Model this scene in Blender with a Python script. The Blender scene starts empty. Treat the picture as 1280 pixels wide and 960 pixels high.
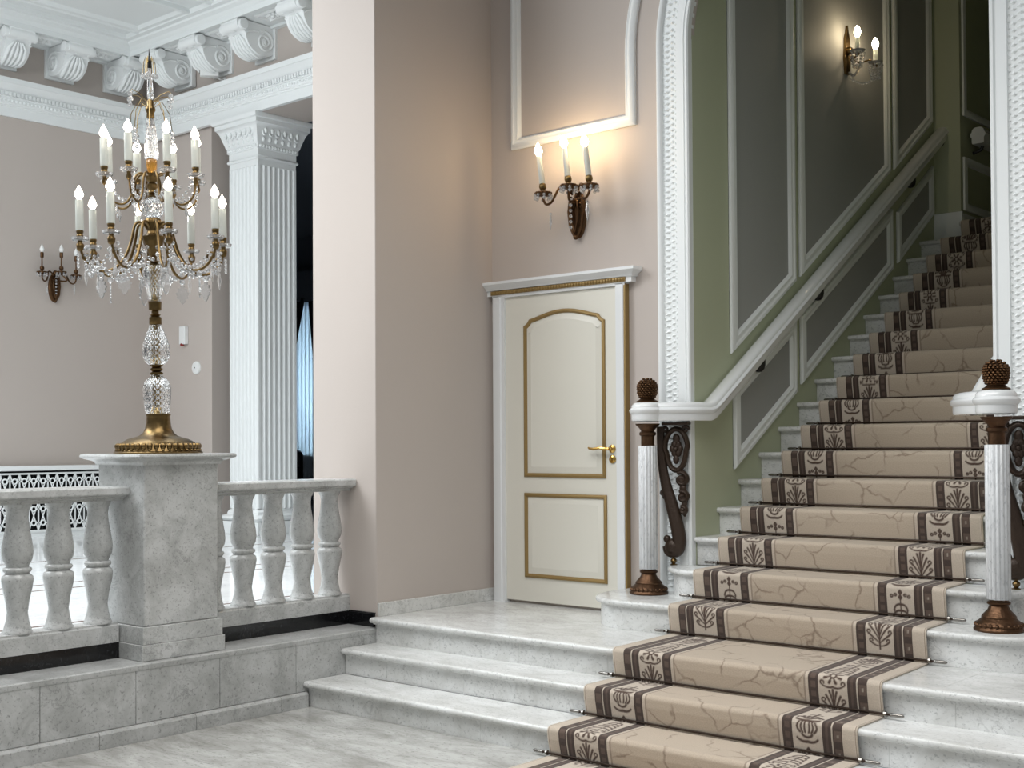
import bpy, math, random
import numpy as np
from mathutils import Vector, Matrix
random.seed(7)
rng = np.random.default_rng(7)
scene = bpy.context.scene
COL = scene.collection
PI = math.pi
R = math.radians

# ---------------------------------------------------------------- materials
def new_mat(name):
    m = bpy.data.materials.new(name); m.use_nodes = True
    nt = m.node_tree; b = nt.nodes['Principled BSDF']
    return m, nt, b

def lin(r, g, b):
    f = lambda c: ((c/255+.055)/1.055)**2.4 if c/255 > .04045 else c/255/12.92
    return (f(r), f(g), f(b), 1)

def nd(nt, typ, **kw):
    n = nt.nodes.new(typ)
    for k, v in kw.items():
        if k in n.inputs: n.inputs[k].default_value = v
        else: setattr(n, k, v)
    return n

def paint(name, col, rough=.5, bump=.0, scale=40, metal=0., var=.03, coat=0.):
    m, nt, b = new_mat(name)
    tc = nd(nt, 'ShaderNodeTexCoord')
    no = nd(nt, 'ShaderNodeTexNoise', Scale=1.7, Detail=5.0)
    nt.links.new(tc.outputs['Object'], no.inputs['Vector'])
    mx = nd(nt, 'ShaderNodeMix', data_type='RGBA')
    c0 = tuple(max(0, c*(1-var)) for c in col[:3])+(1,)
    c1 = tuple(min(1, c*(1+var)) for c in col[:3])+(1,)
    mx.inputs['A'].default_value = c0; mx.inputs['B'].default_value = c1
    nt.links.new(no.outputs['Fac'], mx.inputs['Factor'])
    nt.links.new(mx.outputs['Result'], b.inputs['Base Color'])
    b.inputs['Roughness'].default_value = rough; b.inputs['Metallic'].default_value = metal
    b.inputs['Coat Weight'].default_value = coat
    if bump:
        n2 = nd(nt, 'ShaderNodeTexNoise', Scale=float(scale), Detail=4.0)
        nt.links.new(tc.outputs['Object'], n2.inputs['Vector'])
        bp = nd(nt, 'ShaderNodeBump', Strength=bump, Distance=.01)
        nt.links.new(n2.outputs['Fac'], bp.inputs['Height'])
        nt.links.new(bp.outputs['Normal'], b.inputs['Normal'])
    return m

def marble(name, c_lo, c_hi, c_vein, rough=.2, scale=3., vein=.5, stretch=(1, 1, 1)):
    m, nt, b = new_mat(name)
    tc = nd(nt, 'ShaderNodeTexCoord')
    mp = nd(nt, 'ShaderNodeMapping'); mp.inputs['Scale'].default_value = stretch
    mp.inputs['Rotation'].default_value = (.3, .5, .6)
    nt.links.new(tc.outputs['Object'], mp.inputs['Vector'])
    cl = nd(nt, 'ShaderNodeTexNoise', Scale=scale, Detail=8.0, Roughness=.65, Distortion=.6)
    nt.links.new(mp.outputs['Vector'], cl.inputs['Vector'])
    r0 = nd(nt, 'ShaderNodeValToRGB')
    r0.color_ramp.elements[0].position = .34; r0.color_ramp.elements[0].color = c_lo
    r0.color_ramp.elements[1].position = .62; r0.color_ramp.elements[1].color = c_hi
    nt.links.new(cl.outputs['Fac'], r0.inputs['Fac'])
    # thin wandering veins: where a second noise crosses its middle value
    vn = nd(nt, 'ShaderNodeTexNoise', Scale=scale*1.6, Detail=6.0, Roughness=.6, Distortion=1.6)
    nt.links.new(mp.outputs['Vector'], vn.inputs['Vector'])
    s1 = nd(nt, 'ShaderNodeMath', operation='SUBTRACT'); s1.inputs[1].default_value = .5
    nt.links.new(vn.outputs['Fac'], s1.inputs[0])
    ab = nd(nt, 'ShaderNodeMath', operation='ABSOLUTE'); nt.links.new(s1.outputs[0], ab.inputs[0])
    mr = nd(nt, 'ShaderNodeMapRange'); mr.inputs['From Min'].default_value = 0; mr.inputs['From Max'].default_value = .03
    mr.inputs['To Min'].default_value = vein; mr.inputs['To Max'].default_value = 0
    nt.links.new(ab.outputs[0], mr.inputs['Value'])
    pa = nd(nt, 'ShaderNodeTexNoise', Scale=scale*.9, Detail=3.0)
    nt.links.new(tc.outputs['Object'], pa.inputs['Vector'])
    pr = nd(nt, 'ShaderNodeMapRange'); pr.inputs['From Min'].default_value = .47; pr.inputs['From Max'].default_value = .66
    nt.links.new(pa.outputs['Fac'], pr.inputs['Value'])
    mu = nd(nt, 'ShaderNodeMath', operation='MULTIPLY')
    nt.links.new(mr.outputs['Result'], mu.inputs[0]); nt.links.new(pr.outputs['Result'], mu.inputs[1])
    # small dark flecks
    fl = nd(nt, 'ShaderNodeTexNoise', Scale=scale*14, Detail=3.0, Roughness=.7)
    nt.links.new(mp.outputs['Vector'], fl.inputs['Vector'])
    fr = nd(nt, 'ShaderNodeMapRange'); fr.inputs['From Min'].default_value = .555; fr.inputs['From Max'].default_value = .68
    fr.inputs['To Max'].default_value = vein*1.15
    nt.links.new(fl.outputs['Fac'], fr.inputs['Value'])
    fm = nd(nt, 'ShaderNodeMath', operation='MAXIMUM')
    nt.links.new(mu.outputs[0], fm.inputs[0]); nt.links.new(fr.outputs['Result'], fm.inputs[1])
    mx = nd(nt, 'ShaderNodeMix', data_type='RGBA'); mx.inputs['B'].default_value = c_vein
    nt.links.new(fm.outputs[0], mx.inputs['Factor']); nt.links.new(r0.outputs['Color'], mx.inputs['A'])
    nt.links.new(mx.outputs['Result'], b.inputs['Base Color'])
    b.inputs['Roughness'].default_value = rough
    return m

def metal(name, c_lo, c_hi, rough=.35, bump=.3, scale=60):
    m, nt, b = new_mat(name)
    tc = nd(nt, 'ShaderNodeTexCoord')
    no = nd(nt, 'ShaderNodeTexNoise', Scale=scale*.5, Detail=4.0)
    nt.links.new(tc.outputs['Object'], no.inputs['Vector'])
    mx = nd(nt, 'ShaderNodeMix', data_type='RGBA'); mx.inputs['A'].default_value = c_lo; mx.inputs['B'].default_value = c_hi
    nt.links.new(no.outputs['Fac'], mx.inputs['Factor']); nt.links.new(mx.outputs['Result'], b.inputs['Base Color'])
    b.inputs['Metallic'].default_value = 1; b.inputs['Roughness'].default_value = rough
    if bump:
        n2 = nd(nt, 'ShaderNodeTexVoronoi', Scale=float(scale))
        nt.links.new(tc.outputs['Object'], n2.inputs['Vector'])
        bp = nd(nt, 'ShaderNodeBump', Strength=bump, Distance=.004)
        nt.links.new(n2.outputs['Distance'], bp.inputs['Height']); nt.links.new(bp.outputs['Normal'], b.inputs['Normal'])
    return m

def crystal(name, bump=0., scale=60., tint=(1, 1, 1, 1), rough=.02, trans=1.0):
    m, nt, b = new_mat(name)
    b.inputs['Base Color'].default_value = tint
    b.inputs['Transmission Weight'].default_value = trans; b.inputs['IOR'].default_value = 1.48
    b.inputs['Roughness'].default_value = rough
    if bump:                                               # cut diamonds: two crossed waves
        tc = nd(nt, 'ShaderNodeTexCoord'); sx = nd(nt, 'ShaderNodeSeparateXYZ')
        nt.links.new(tc.outputs['Object'], sx.inputs[0])
        at = nd(nt, 'ShaderNodeMath', operation='ARCTAN2')
        nt.links.new(sx.outputs['Y'], at.inputs[0]); nt.links.new(sx.outputs['X'], at.inputs[1])
        hs = []
        for sg in (1, -1):
            ma = nd(nt, 'ShaderNodeMath', operation='MULTIPLY'); ma.inputs[1].default_value = 12*sg
            nt.links.new(at.outputs[0], ma.inputs[0])
            mz = nd(nt, 'ShaderNodeMath', operation='MULTIPLY_ADD'); mz.inputs[1].default_value = scale*3
            nt.links.new(sx.outputs['Z'], mz.inputs[0]); nt.links.new(ma.outputs[0], mz.inputs[2])
            si = nd(nt, 'ShaderNodeMath', operation='SINE'); nt.links.new(mz.outputs[0], si.inputs[0])
            aa = nd(nt, 'ShaderNodeMath', operation='ABSOLUTE'); nt.links.new(si.outputs[0], aa.inputs[0]); hs.append(aa)
        mn = nd(nt, 'ShaderNodeMath', operation='MINIMUM')
        nt.links.new(hs[0].outputs[0], mn.inputs[0]); nt.links.new(hs[1].outputs[0], mn.inputs[1])
        bp = nd(nt, 'ShaderNodeBump', Strength=bump, Distance=.006)
        nt.links.new(mn.outputs[0], bp.inputs['Height']); nt.links.new(bp.outputs['Normal'], b.inputs['Normal'])
    return m

def glow(name, col, strength):
    m, nt, b = new_mat(name)
    b.inputs['Base Color'].default_value = (1, 1, 1, 1)
    b.inputs['Emission Color'].default_value = col; b.inputs['Emission Strength'].default_value = strength
    return m

M = {}
M['wall'] = paint('mauve_wall_paint', lin(190, 180, 173), .75, .05, 120, var=.015)
M['ceiling'] = paint('ceiling_white', lin(226, 230, 230), .7, var=.01)
M['white'] = paint('white_plaster', lin(234, 237, 237), .5, var=.01)
M['gloss_white'] = paint('gloss_white_paint', lin(230, 232, 233), .14, var=.01, coat=.4)
M['door'] = paint('cream_door_paint', lin(223, 220, 209), .4, .03, 90, var=.02)
M['green'] = paint('sage_green_paint', lin(182, 187, 160), .7, .04, 120, var=.02)
M['grey'] = paint('grey_panel_paint', lin(162, 163, 162), .65, .04, 120, var=.02)
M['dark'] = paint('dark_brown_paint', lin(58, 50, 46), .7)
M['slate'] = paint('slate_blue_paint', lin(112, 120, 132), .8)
M['gold'] = paint('dull_gold_paint', lin(150, 124, 76), .45, .2, 200, metal=.35, var=.1)
M['brass'] = metal('polished_brass', lin(200, 160, 84), lin(226, 190, 118), .2, 0)
M['antique'] = metal('antique_brass', lin(86, 69, 44), lin(134, 111, 73), .32, .15, 70)
M['bronze'] = metal('dark_bronze', lin(74, 54, 38), lin(110, 82, 58), .42, .35, 90)
M['copper'] = metal('worn_copper_bronze', lin(70, 53, 41), lin(108, 81, 61), .42, .25, 90)
M['dkbronze'] = paint('carved_brown_bronze', lin(62, 48, 38), .42, .4, 60, metal=.3, var=.25)
M['rod'] = metal('brown_metal_rod', lin(52, 44, 40), lin(84, 72, 64), .4, 0)
M['steel'] = metal('steel', lin(120, 116, 112), lin(170, 166, 160), .25, 0)
M['black'] = paint('black_iron', lin(18, 17, 17), .4)
M['marble'] = marble('white_marble', lin(198, 198, 194), lin(222, 222, 220), lin(132, 133, 132), .22, 4.2, .45)
M['marble_step'] = marble('step_marble', lin(200, 200, 197), lin(226, 227, 226), lin(140, 142, 142), .2, 3.6, .5, (1, 1.8, 1.4))
M['marble_wall'] = marble('grey_wall_marble', lin(160, 161, 159), lin(192, 193, 192), lin(108, 108, 107), .3, 4.6, .55)
M['marble_ped'] = marble('pedestal_marble', lin(166, 167, 165), lin(198, 199, 198), lin(120, 120, 119), .22, 5.5, .55)
M['marble_floor'] = marble('floor_marble', lin(152, 151, 146), lin(196, 196, 193), lin(116, 115, 110), .12, 2.0, .5, (1, 2.6, 1))
M['marble_black'] = marble('black_marble', lin(10, 10, 12), lin(17, 17, 19), lin(60, 62, 66), .12, 5, .4)
M['marble_shaft'] = marble('fluted_shaft_marble', lin(196, 198, 200), lin(228, 230, 232), lin(146, 150, 156), .25, 5, .5, (1, 1, .4))
M['hall_floor'] = marble('hall_floor_marble', lin(212, 214, 214), lin(232, 233, 234), lin(170, 172, 172), .1, 1.5, .3)
M['inlay'] = paint('brown_inlay', lin(96, 66, 54), .2)
M['glass_cut'] = crystal('cut_crystal', .5, 34.)
M['glass'] = crystal('clear_crystal', 0, 0, (1, 1, 1, 1), .03)
M['drop'] = crystal('crystal_drops', 0, 0, (1, 1, 1, 1), .08, .75)
M['candle'] = crystal('frosted_candle_tube', 0, 0, lin(228, 232, 226), .35, .35)
M['plastic'] = paint('white_plastic', lin(232, 233, 232), .4)
M['red'] = paint('red_plastic', lin(128, 34, 30), .4)
M['lens'] = paint('black_lens', lin(12, 12, 13), .15)
M['bulb'] = glow('lit_bulb', (1, .72, .40, 1), 80.)
M['bulb_stair'] = glow('lit_stair_bulb', (1, .80, .52, 1), 60.)
M['bulb_small'] = glow('lit_candelabra_bulb', (1, .88, .74, 1), 14.)
M['bulb_off'] = paint('unlit_milky_bulb', lin(240, 240, 238), .3)
M['amber'] = crystal('amber_glass', .3, 40, lin(236, 168, 70), .1, .7)
M['wire'] = metal('wire', lin(130, 110, 70), lin(160, 136, 90), .3, 0)
M['window'] = glow('daylight_window', (.74, .90, 1, 1), 3.6)
M['sheer'] = paint('sheer_curtain_cloth', lin(226, 238, 247), .8)
_b = M['sheer'].node_tree.nodes['Principled BSDF']; _b.inputs['Transmission Weight'].default_value = .6; _b.inputs['Roughness'].default_value = .9
M['drape'] = paint('dark_drape_cloth', lin(40, 34, 34), .9)
M['chair'] = paint('black_chair_leather', lin(20, 20, 24), .35)

# ---------------------------------------------------------------- mesh builder
class MB:
    def __init__(s): s.v = []; s.f = []
    def add(s, vs, fs, T=None):
        b = len(s.v)
        for p in vs:
            s.v.append(tuple(T @ Vector(p)) if T is not None else tuple(p))
        s.f += [tuple(b+i for i in q) for q in fs]
        return s
    def box(s, x0, y0, z0, x1, y1, z1, T=None):
        vs = [(x, y, z) for x in (x0, x1) for y in (y0, y1) for z in (z0, z1)]
        return s.add(vs, [(0, 1, 3, 2), (4, 6, 7, 5), (0, 4, 5, 1), (2, 3, 7, 6), (0, 2, 6, 4), (1, 5, 7, 3)], T)
    def lathe(s, prof, seg=24, c=(0, 0, 0), T=None, lobes=0, depth=0., cap=True):
        vs = []; n = len(prof)
        for (r, z) in prof:
            for k in range(seg):
                a = 2*PI*k/seg
                rr = r*(1+depth*math.cos(lobes*a)) if lobes else r
                vs.append((c[0]+rr*math.cos(a), c[1]+rr*math.sin(a), c[2]+z))
        fs = []
        for i in range(n-1):
            for k in range(seg):
                k2 = (k+1) % seg
                fs.append((i*seg+k, i*seg+k2, (i+1)*seg+k2, (i+1)*seg+k))
        if cap:
            fs.append(tuple(range(seg-1, -1, -1))); fs.append(tuple((n-1)*seg+k for k in range(seg)))
        return s.add(vs, fs, T)
    def tube(s, path, rad, seg=8, T=None, flat=1.0):
        P = [Vector(p) for p in path]; n = len(P)
        rs = rad if isinstance(rad, (list, tuple)) else [rad]*n
        t0 = (P[1]-P[0]).normalized()
        ref = Vector((0, 0, 1)) if abs(t0.z) < .9 else Vector((1, 0, 0))
        u = t0.cross(ref).normalized(); vs = []
        for i in range(n):
            t = (P[min(i+1, n-1)]-P[max(i-1, 0)])
            if t.length < 1e-9: t = t0
            t.normalize()
            u = (u-t*u.dot(t))
            if u.length < 1e-6: u = t.orthogonal()
            u.normalize(); w = t.cross(u)
            for k in range(seg):
                a = 2*PI*k/seg
                vs.append(P[i]+u*(rs[i]*math.cos(a)*flat)+w*(rs[i]*math.sin(a)))
        fs = []
        for i in range(n-1):
            for k in range(seg):
                k2 = (k+1) % seg
                fs.append((i*seg+k, i*seg+k2, (i+1)*seg+k2, (i+1)*seg+k))
        fs.append(tuple(range(seg-1, -1, -1))); fs.append(tuple((n-1)*seg+k for k in range(seg)))
        return s.add(vs, fs, T)
    def prism(s, poly, d0, d1, mp, T=None):
        """a 2-D polygon extruded from depth d0 to d1; mp(a, b, d) gives the 3-D point"""
        n = len(poly)
        vs = [mp(a, b, d0) for a, b in poly]+[mp(a, b, d1) for a, b in poly]
        fs = [tuple(range(n)), tuple(range(2*n-1, n-1, -1))]
        fs += [(i, i+n, (i+1) % n+n, (i+1) % n) for i in range(n)]
        return s.add(vs, fs, T)
    def sweep(s, path, prof, mp, closed=False, T=None, cap=True, profclosed=True):
        """a profile of (offset to the left of the path, height) carried along a 2-D path with mitred corners"""
        n = len(path); m = len(prof); vs = []
        pts = [Vector(p) for p in path]
        for i in range(n):
            a = pts[i-1] if (i > 0 or closed) else None
            b = pts[(i+1) % n] if (i < n-1 or closed) else None
            d1 = (pts[i]-a).normalized() if a is not None else None
            d2 = (b-pts[i]).normalized() if b is not None else None
            if d1 is None: d1 = d2
            if d2 is None: d2 = d1
            n1 = Vector((-d1.y, d1.x)); n2 = Vector((-d2.y, d2.x))
            nn = (n1+n2); L = nn.length
            nn = nn/L if L > 1e-6 else n1
            k = 1/max(.3, nn.dot(n1))
            for (o, h) in prof:
                q = pts[i]+nn*(o*k)
                vs.append(mp(q.x, q.y, h))
        fs = []
        rows = n if closed else n-1
        cols = m if profclosed else m-1
        for i in range(rows):
            i2 = (i+1) % n
            for j in range(cols):
                j2 = (j+1) % m
                fs.append((i*m+j, i2*m+j, i2*m+j2, i*m+j2))
        if cap and not closed and profclosed:
            fs.append(tuple(range(m-1, -1, -1))); fs.append(tuple((n-1)*m+j for j in range(m)))
        return s.add(vs, fs, T)
    def rail(s, path, prof, T=None):
        """a profile of (sideways, up) carried along a 3-D path, kept upright; sideways is to the path's right"""
        P = [Vector(p) for p in path]; n = len(P); m = len(prof); vs = []
        for i in range(n):
            t1 = (P[i]-P[i-1]) if i > 0 else (P[1]-P[0])
            t2 = (P[i+1]-P[i]) if i < n-1 else (P[-1]-P[-2])
            t1 = Vector((t1.x, t1.y)).normalized(); t2 = Vector((t2.x, t2.y)).normalized()
            r1 = Vector((t1.y, -t1.x)); r2 = Vector((t2.y, -t2.x)); rr = (r1+r2).normalized()
            k = 1/max(.4, rr.dot(r1))
            for (o, h) in prof:
                vs.append((P[i].x+rr.x*o*k, P[i].y+rr.y*o*k, P[i].z+h))
        fs = [(i*m+j, (i+1)*m+j, (i+1)*m+(j+1) % m, i*m+(j+1) % m) for i in range(n-1) for j in range(m)]
        fs.append(tuple(range(m-1, -1, -1))); fs.append(tuple((n-1)*m+j for j in range(m)))
        return s.add(vs, fs, T)
    def sphere(s, c, r, seg=10, ring=7, sc=(1, 1, 1)):
        prof = [(max(1e-4, r*math.sin(PI*i/ring)), -r*math.cos(PI*i/ring)) for i in range(ring+1)]
        T = Matrix.Translation(c) @ Matrix.Diagonal((*sc, 1))
        return s.lathe(prof, seg, T=T, cap=False)
    def build(s, name, mat, parent=None, bevel=0., smooth=35, seg=2, loc=None):
        me = bpy.data.meshes.new(name)
        me.from_pydata(s.v, [], s.f); me.update()
        import bmesh
        bm = bmesh.new(); bm.from_mesh(me)
        bmesh.ops.recalc_face_normals(bm, faces=bm.faces); bm.to_mesh(me); bm.free()
        if isinstance(mat, (list, tuple)):
            for q in mat: me.materials.append(q)
        else: me.materials.append(mat)
        if smooth:
            me.shade_smooth(); me.set_sharp_from_angle(angle=R(smooth))
        o = bpy.data.objects.new(name, me); COL.objects.link(o)
        if bevel:
            md = o.modifiers.new('soft_edges', 'BEVEL'); md.width = bevel; md.segments = seg
            md.limit_method = 'ANGLE'; md.angle_limit = R(40); md.harden_normals = False
        if parent is not None: o.parent = parent
        if loc is not None: o.location = loc
        return o

def tag(o, label, cat, group=None, kind=None):
    o['label'] = label; o['category'] = cat
    if group: o['group'] = group
    if kind: o['kind'] = kind
    return o
def struct(o, label=None, cat=None):
    o['kind'] = 'structure'
    if label: o['label'] = label
    if cat: o['category'] = cat
    return o
def empty(name, loc=(0, 0, 0), rz=0., rot=None):
    o = bpy.data.objects.new(name, None); COL.objects.link(o)
    o.location = loc; o.rotation_euler = rot if rot else (0, 0, rz); o.empty_display_size = .1
    return o
def copy_tree(o, parent=None):
    c = o.copy(); COL.objects.link(c)
    if parent is not None: c.parent = parent
    for ch in list(o.children): copy_tree(ch, c)
    return c
XY = lambda a, b, d: (a, b, d)
def arc(cx, cy, r, a0, a1, n):
    return [(cx+r*math.cos(R(a0+(a1-a0)*i/n)), cy+r*math.sin(R(a0+(a1-a0)*i/n))) for i in range(n+1)]
def ordinal(n):
    return ['', 'first', 'second', 'third', 'fourth', 'fifth', 'sixth', 'seventh', 'eighth', 'ninth', 'tenth', 'eleventh', 'twelfth', 'thirteenth', 'fourteenth', 'fifteenth', 'sixteenth', 'seventeenth', 'eighteenth'][n]
def cat_path(ctrl, n=6):
    P = [Vector(p) for p in ctrl]; out = []
    for i in range(len(P)-1):
        p0 = P[max(i-1, 0)]; p1 = P[i]; p2 = P[i+1]; p3 = P[min(i+2, len(P)-1)]
        for j in range(n):
            t = j/n
            out.append(.5*((2*p1)+(-p0+p2)*t+(2*p0-5*p1+4*p2-p3)*t*t+(-p0+3*p1-3*p2+p3)*t*t*t))
    out.append(P[-1]); return out
# ================================================================ THE SETTING
WX, SX0, SX1 = 0.0, 1.64, 3.455          # side wall, stair walls
ACX, ACZ, RIN, ROUT = 2.547, 3.53, .908, 1.14
FZ = -.46
DW = lambda a, b, d: (a, -d, b)           # door wall: across, up, out
SW = lambda a, b, d: (SX0+d, a, b)        # left stair wall: along, up, out

# lobby floor of marble slabs
m = MB(); m.box(-.02, -9, FZ-.1, 9, -1.5, FZ-.004)
for i in range(15):
    for j in range(13):
        x0 = .05+.62*i; y1 = -1.60-.62*j
        m.box(x0, y1-.6185, FZ-.02, x0+.6185, y1, FZ)
struct(m.build('floor', M['marble_floor']), 'polished grey marble lobby floor below the steps', 'floor')
# landing floor in front of the door and under the arch
m = MB(); m.box(0, -1.10, -.12, 6.4, .32, -.004)
for i in range(9):
    x0 = .002+.72*i
    m.box(x0, -1.085, -.03, x0+.7185, -.56, 0); m.box(x0-.2 if i else x0, -.5585, -.03, x0+.5185, .0, 0)
struct(m.build('floor', M['marble_step']), 'marble landing floor in front of the cream door', 'floor')
# hall floor beyond the balustrade, with thin brown inlay lines
m = MB(); m.box(-14.6, -9, -.12, -.30, 10, 0)
struct(m.build('floor', M['hall_floor']), 'bright polished floor of the hall behind the balustrade', 'floor')
m = MB()
for x in (-1.26, -3.0, -3.35, -5.2): m.box(x-.016, -9, -.001, x+.016, 9.9, .0012)
struct(m.build('trim_1', M['inlay']), 'thin brown inlay lines in the hall floor', 'floor inlay')

# side wall with the pier end
m = MB(); m.box(-.605, -1.095, -.46, 0, .3, 6.7)
struct(m.build('wall_side', M['wall'], bevel=.006), 'mauve wall pier between the balustrade and the cream door', 'wall')
m = MB(); m.box(0, -1.09, 0, .018, -.002, .084)
m.box(.0, -1.098, -.155, .012, -1.085, 0)
struct(m.build('baseboard_side', M['marble'], bevel=.003), 'low marble skirting along the mauve side wall', 'baseboard')

# door wall with the arched opening
m = MB(); m.box(0, 0, -.1, 1.5, .3, 6.7); m.box(3.6, 0, -.1, 6.6, .3, 6.7)
ar = arc(ACX, ACZ, RIN, 180, 0, 40)
poly = [(1.5, ACZ)]+ar+[(3.6, ACZ), (3.6, 6.7), (1.5, 6.7)]
m2 = MB()
for i in range(len(ar)-1):                 # quads from the arch up to the top of the wall
    a, b = ar[i], ar[i+1]
    for d0, d1 in ((0, -.035),):
        m2.prism([a, b, (b[0], 6.7), (a[0], 6.7)], d0, d1, DW)
m.v, m.f = m.v, m.f
m.add(m2.v, m2.f)
m.box(1.5, .0, ACZ, SX0-.002, .003, 6.7); m.box(SX1+.002, .0, ACZ, 3.6, .003, 6.7); m.box(1.5, .036, 5.2, 3.6, .3, 6.7)
struct(m.build('wall_door', M['wall'], smooth=0), 'mauve wall around the cream door and the arch', 'wall')

# arch surround: one moulding carried up the jamb, round the arch and down again
def archivolt():
    pl = [(ACX-RIN, 0.002)]+arc(ACX, ACZ, RIN, 180, 0, 48)+[(ACX+RIN, .002)]
    # sideways offset is to the left of the path, that is outward from the opening
    prof = [(0, -.02), (0, .036), (.008, .044), (.020, .044), (.028, .034), (.034, .034), (.034, .040), (.088, .040), (.092, .028),
            (.190, .028), (.194, .044), (.205, .052), (.222, .052), (.231, .040), (.234, 0), (.234, -.02)]
    m = MB(); m.sweep(pl, prof, DW)
    root = m.build('trim_2', M['white'], smooth=40)
    # carved leaves on the band
    c = MB(); S = []; acc = 0
    for i in range(len(pl)-1):
        a = Vector(pl[i]); b = Vector(pl[i+1]); L = (b-a).length
        S.append((acc, a, b, L)); acc += L
    s = .2
    while s < acc:
        for (s0, a, b, L) in S:
            if s0 <= s < s0+L:
                t = (b-a)/L; p = a+t*(s-s0); n = Vector((-t.y, t.x))
                for off, tl, w, h in ((.160, .014, .028, .013), (.122, .014, .020, .011), (.098, .010, .008, .010), (.185, .010, .006, .008)):
                    q = p+n*off+t*(.014 if off in (.122, .185) else 0)
                    A = q-t*tl-n*w*.3; B = q+t*tl*.3-n*w; Cc = q+t*tl; D = q-t*tl*.2+n*w
                    pts = [A, B, Cc, D]
                    vs = [DW(z.x, z.y, .027) for z in pts]+[DW(q.x, q.y, .028+h)]
                    c.add(vs, [(0, 1, 4), (1, 2, 4), (2, 3, 4), (3, 0, 4)])
                break
        s += .036
    c.build('carved_band', M['white'], root, smooth=0)
    return root
struct(archivolt(), 'carved white moulding around the stair arch', 'arch moulding')

# plaster panel frame on the door wall: its right side follows the arch
PF = [(0, -.01), (0, .018), (.012, .03), (.03, .034), (.042, .026), (.052, .022), (.062, .026), (.074, .016), (.08, -.01)]
top_r = arc(ACX, ACZ, ROUT+.18, 180, 128, 14)
pl = [(.196, 3.075), (1.228, 3.075)]+top_r+[(.196, top_r[-1][1])]
m = MB(); m.sweep(pl, PF, DW, closed=True)
struct(m.build('trim_3', M['white'], smooth=40), 'white plaster frame on the mauve wall above the lit wall lamp', 'wall moulding')

# lower wall under the balustrade: slabs, coping, skirting
m = MB(); m.box(-.32, -9, FZ, .012, -1.092, -.1)
ys = [-1.092, -1.22, -1.751, -2.284, -2.808, -3.338]+[-3.338-.53*k for k in range(1, 11)]
for a, b in zip(ys[:-1], ys[1:]): m.box(-.02, b+.0015, -.372, .02, a-.0015, -.097)
o = m.build('wall_plinth', M['marble_wall'], bevel=.002)
struct(o, 'grey marble slab wall below the balustrade', 'wall')
m = MB(); m.prism([(-.6, -.098), (.022, -.098), (.024, -.090), (.024, -.072), (.016, -.066), (-.6, -.066)], -9, -1.094, lambda a, b, d: (a, d, b))
struct(m.build('trim_4', M['marble_wall'], smooth=30), 'marble coping ledge below the balustrade', 'coping')
m = MB(); ys = [-1.68, -1.88, -2.456, -3.033]+[-3.033-.577*k for k in range(1, 11)]
for a, b in zip(ys[:-1], ys[1:]):
    m.prism([(0, FZ), (.048, FZ), (.048, -.388), (.036, -.374), (0, -.374)], b+.0015, a-.0015, lambda p, q, d: (p, d, q))
struct(m.build('baseboard_lobby', M['marble_wall'], smooth=30), 'marble skirting at the foot of the slab wall', 'baseboard')
m = MB(); m.box(-.40, -9, -.066, -.247, -1.11, .02); m.box(-.25, -1.112, -.066, -.012, -1.094, .018); m.box(-.25, -1.108, .018, -.008, -1.094, .024)
struct(m.build('trim_5', M['marble_black'], bevel=.002), 'black marble strip under the balustrade', 'black strip')

# ---------------------------------------------------------------- stair hall
m = MB(); m.box(1.5, .004, -.1, SX0, 3.65, 7.0); m.box(1.5, 3.65, -.1, 1.863, 7.2, 7.0)
struct(m.build('wall_stair_left', M['green']), 'sage green wall to the left of the stairs', 'wall')
m = MB(); m.box(SX1, .004, -.1, 3.6, 7.2, 7.0)
struct(m.build('wall_stair_right', M['green']), 'sage green wall to the right of the stairs', 'wall')
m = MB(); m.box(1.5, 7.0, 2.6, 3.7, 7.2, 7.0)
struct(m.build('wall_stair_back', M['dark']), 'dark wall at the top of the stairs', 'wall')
m = MB(); m.box(1.4, .3, 6.9, 3.7, 7.2, 7.0)
struct(m.build('ceiling_stair', M['green']), 'ceiling over the stairs', 'ceiling')
m = MB(); m.box(1.863, 3.72, 2.7, 3.5, 7.1, 2.854)
struct(m.build('floor_stair_top', M['marble_step']), 'small floor at the top of the stairs', 'floor')
m = MB(); m.box(SX0, 3.632, 2.70, 1.88, 3.65, 2.945); m.box(1.863, 3.66, 2.855, 1.878, 7.0, 2.93)
struct(m.build('baseboard_stair', M['white'], bevel=.003), 'pale skirting at the head of the stairs', 'baseboard')

# sheared panels on the left stair wall
SL = .651
def wall_panel(idx, y0, y1, z0, slope, h, w, label, hpar=True, top=None):
    z1 = z0+slope*(y1-y0)
    pl = [(y0, z0), (y1, z1), (y1, z1+h if top is None else top[1]), (y0, z0+h if top is None else top[0])]
    pf = [(0, -.01), (0, .016), (.1*w, .026), (.35*w, .03), (.48*w, .022), (.6*w, .02), (.75*w, .024), (.92*w, .012), (w, -.01)]
    m = MB(); m.sweep(pl, pf, SW, closed=True)
    o = m.build('trim_%d' % idx, M['white'], smooth=40)
    f = MB(); f.prism(pl, .0, .003, SW); f.build('infill', M['grey'], o, smooth=0)
    return struct(o, label, 'wall panel')
wall_panel(6, .411, 1.252, 1.632, .636, 0, .085, 'tall grey wall panel nearest the arch', top=(5.4, 5.4))
wall_panel(7, 1.318, 2.775, 2.205, .655, 0, .085, 'tall grey wall panel behind the lit stair lamp', top=(6.2, 6.2))
wall_panel(8, 2.850, 3.590, 3.190, .68, 0, .085, 'tall grey wall panel at the head of the stairs', top=(6.5, 6.5))
wall_panel(9, .440, 1.250, .905, .625, .50, .08, 'slanted grey panel under the handrail nearest the arch')
wall_panel(10, 1.320, 2.800, 1.468, .635, .47, .08, 'slanted long grey panel under the middle of the handrail')
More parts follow.
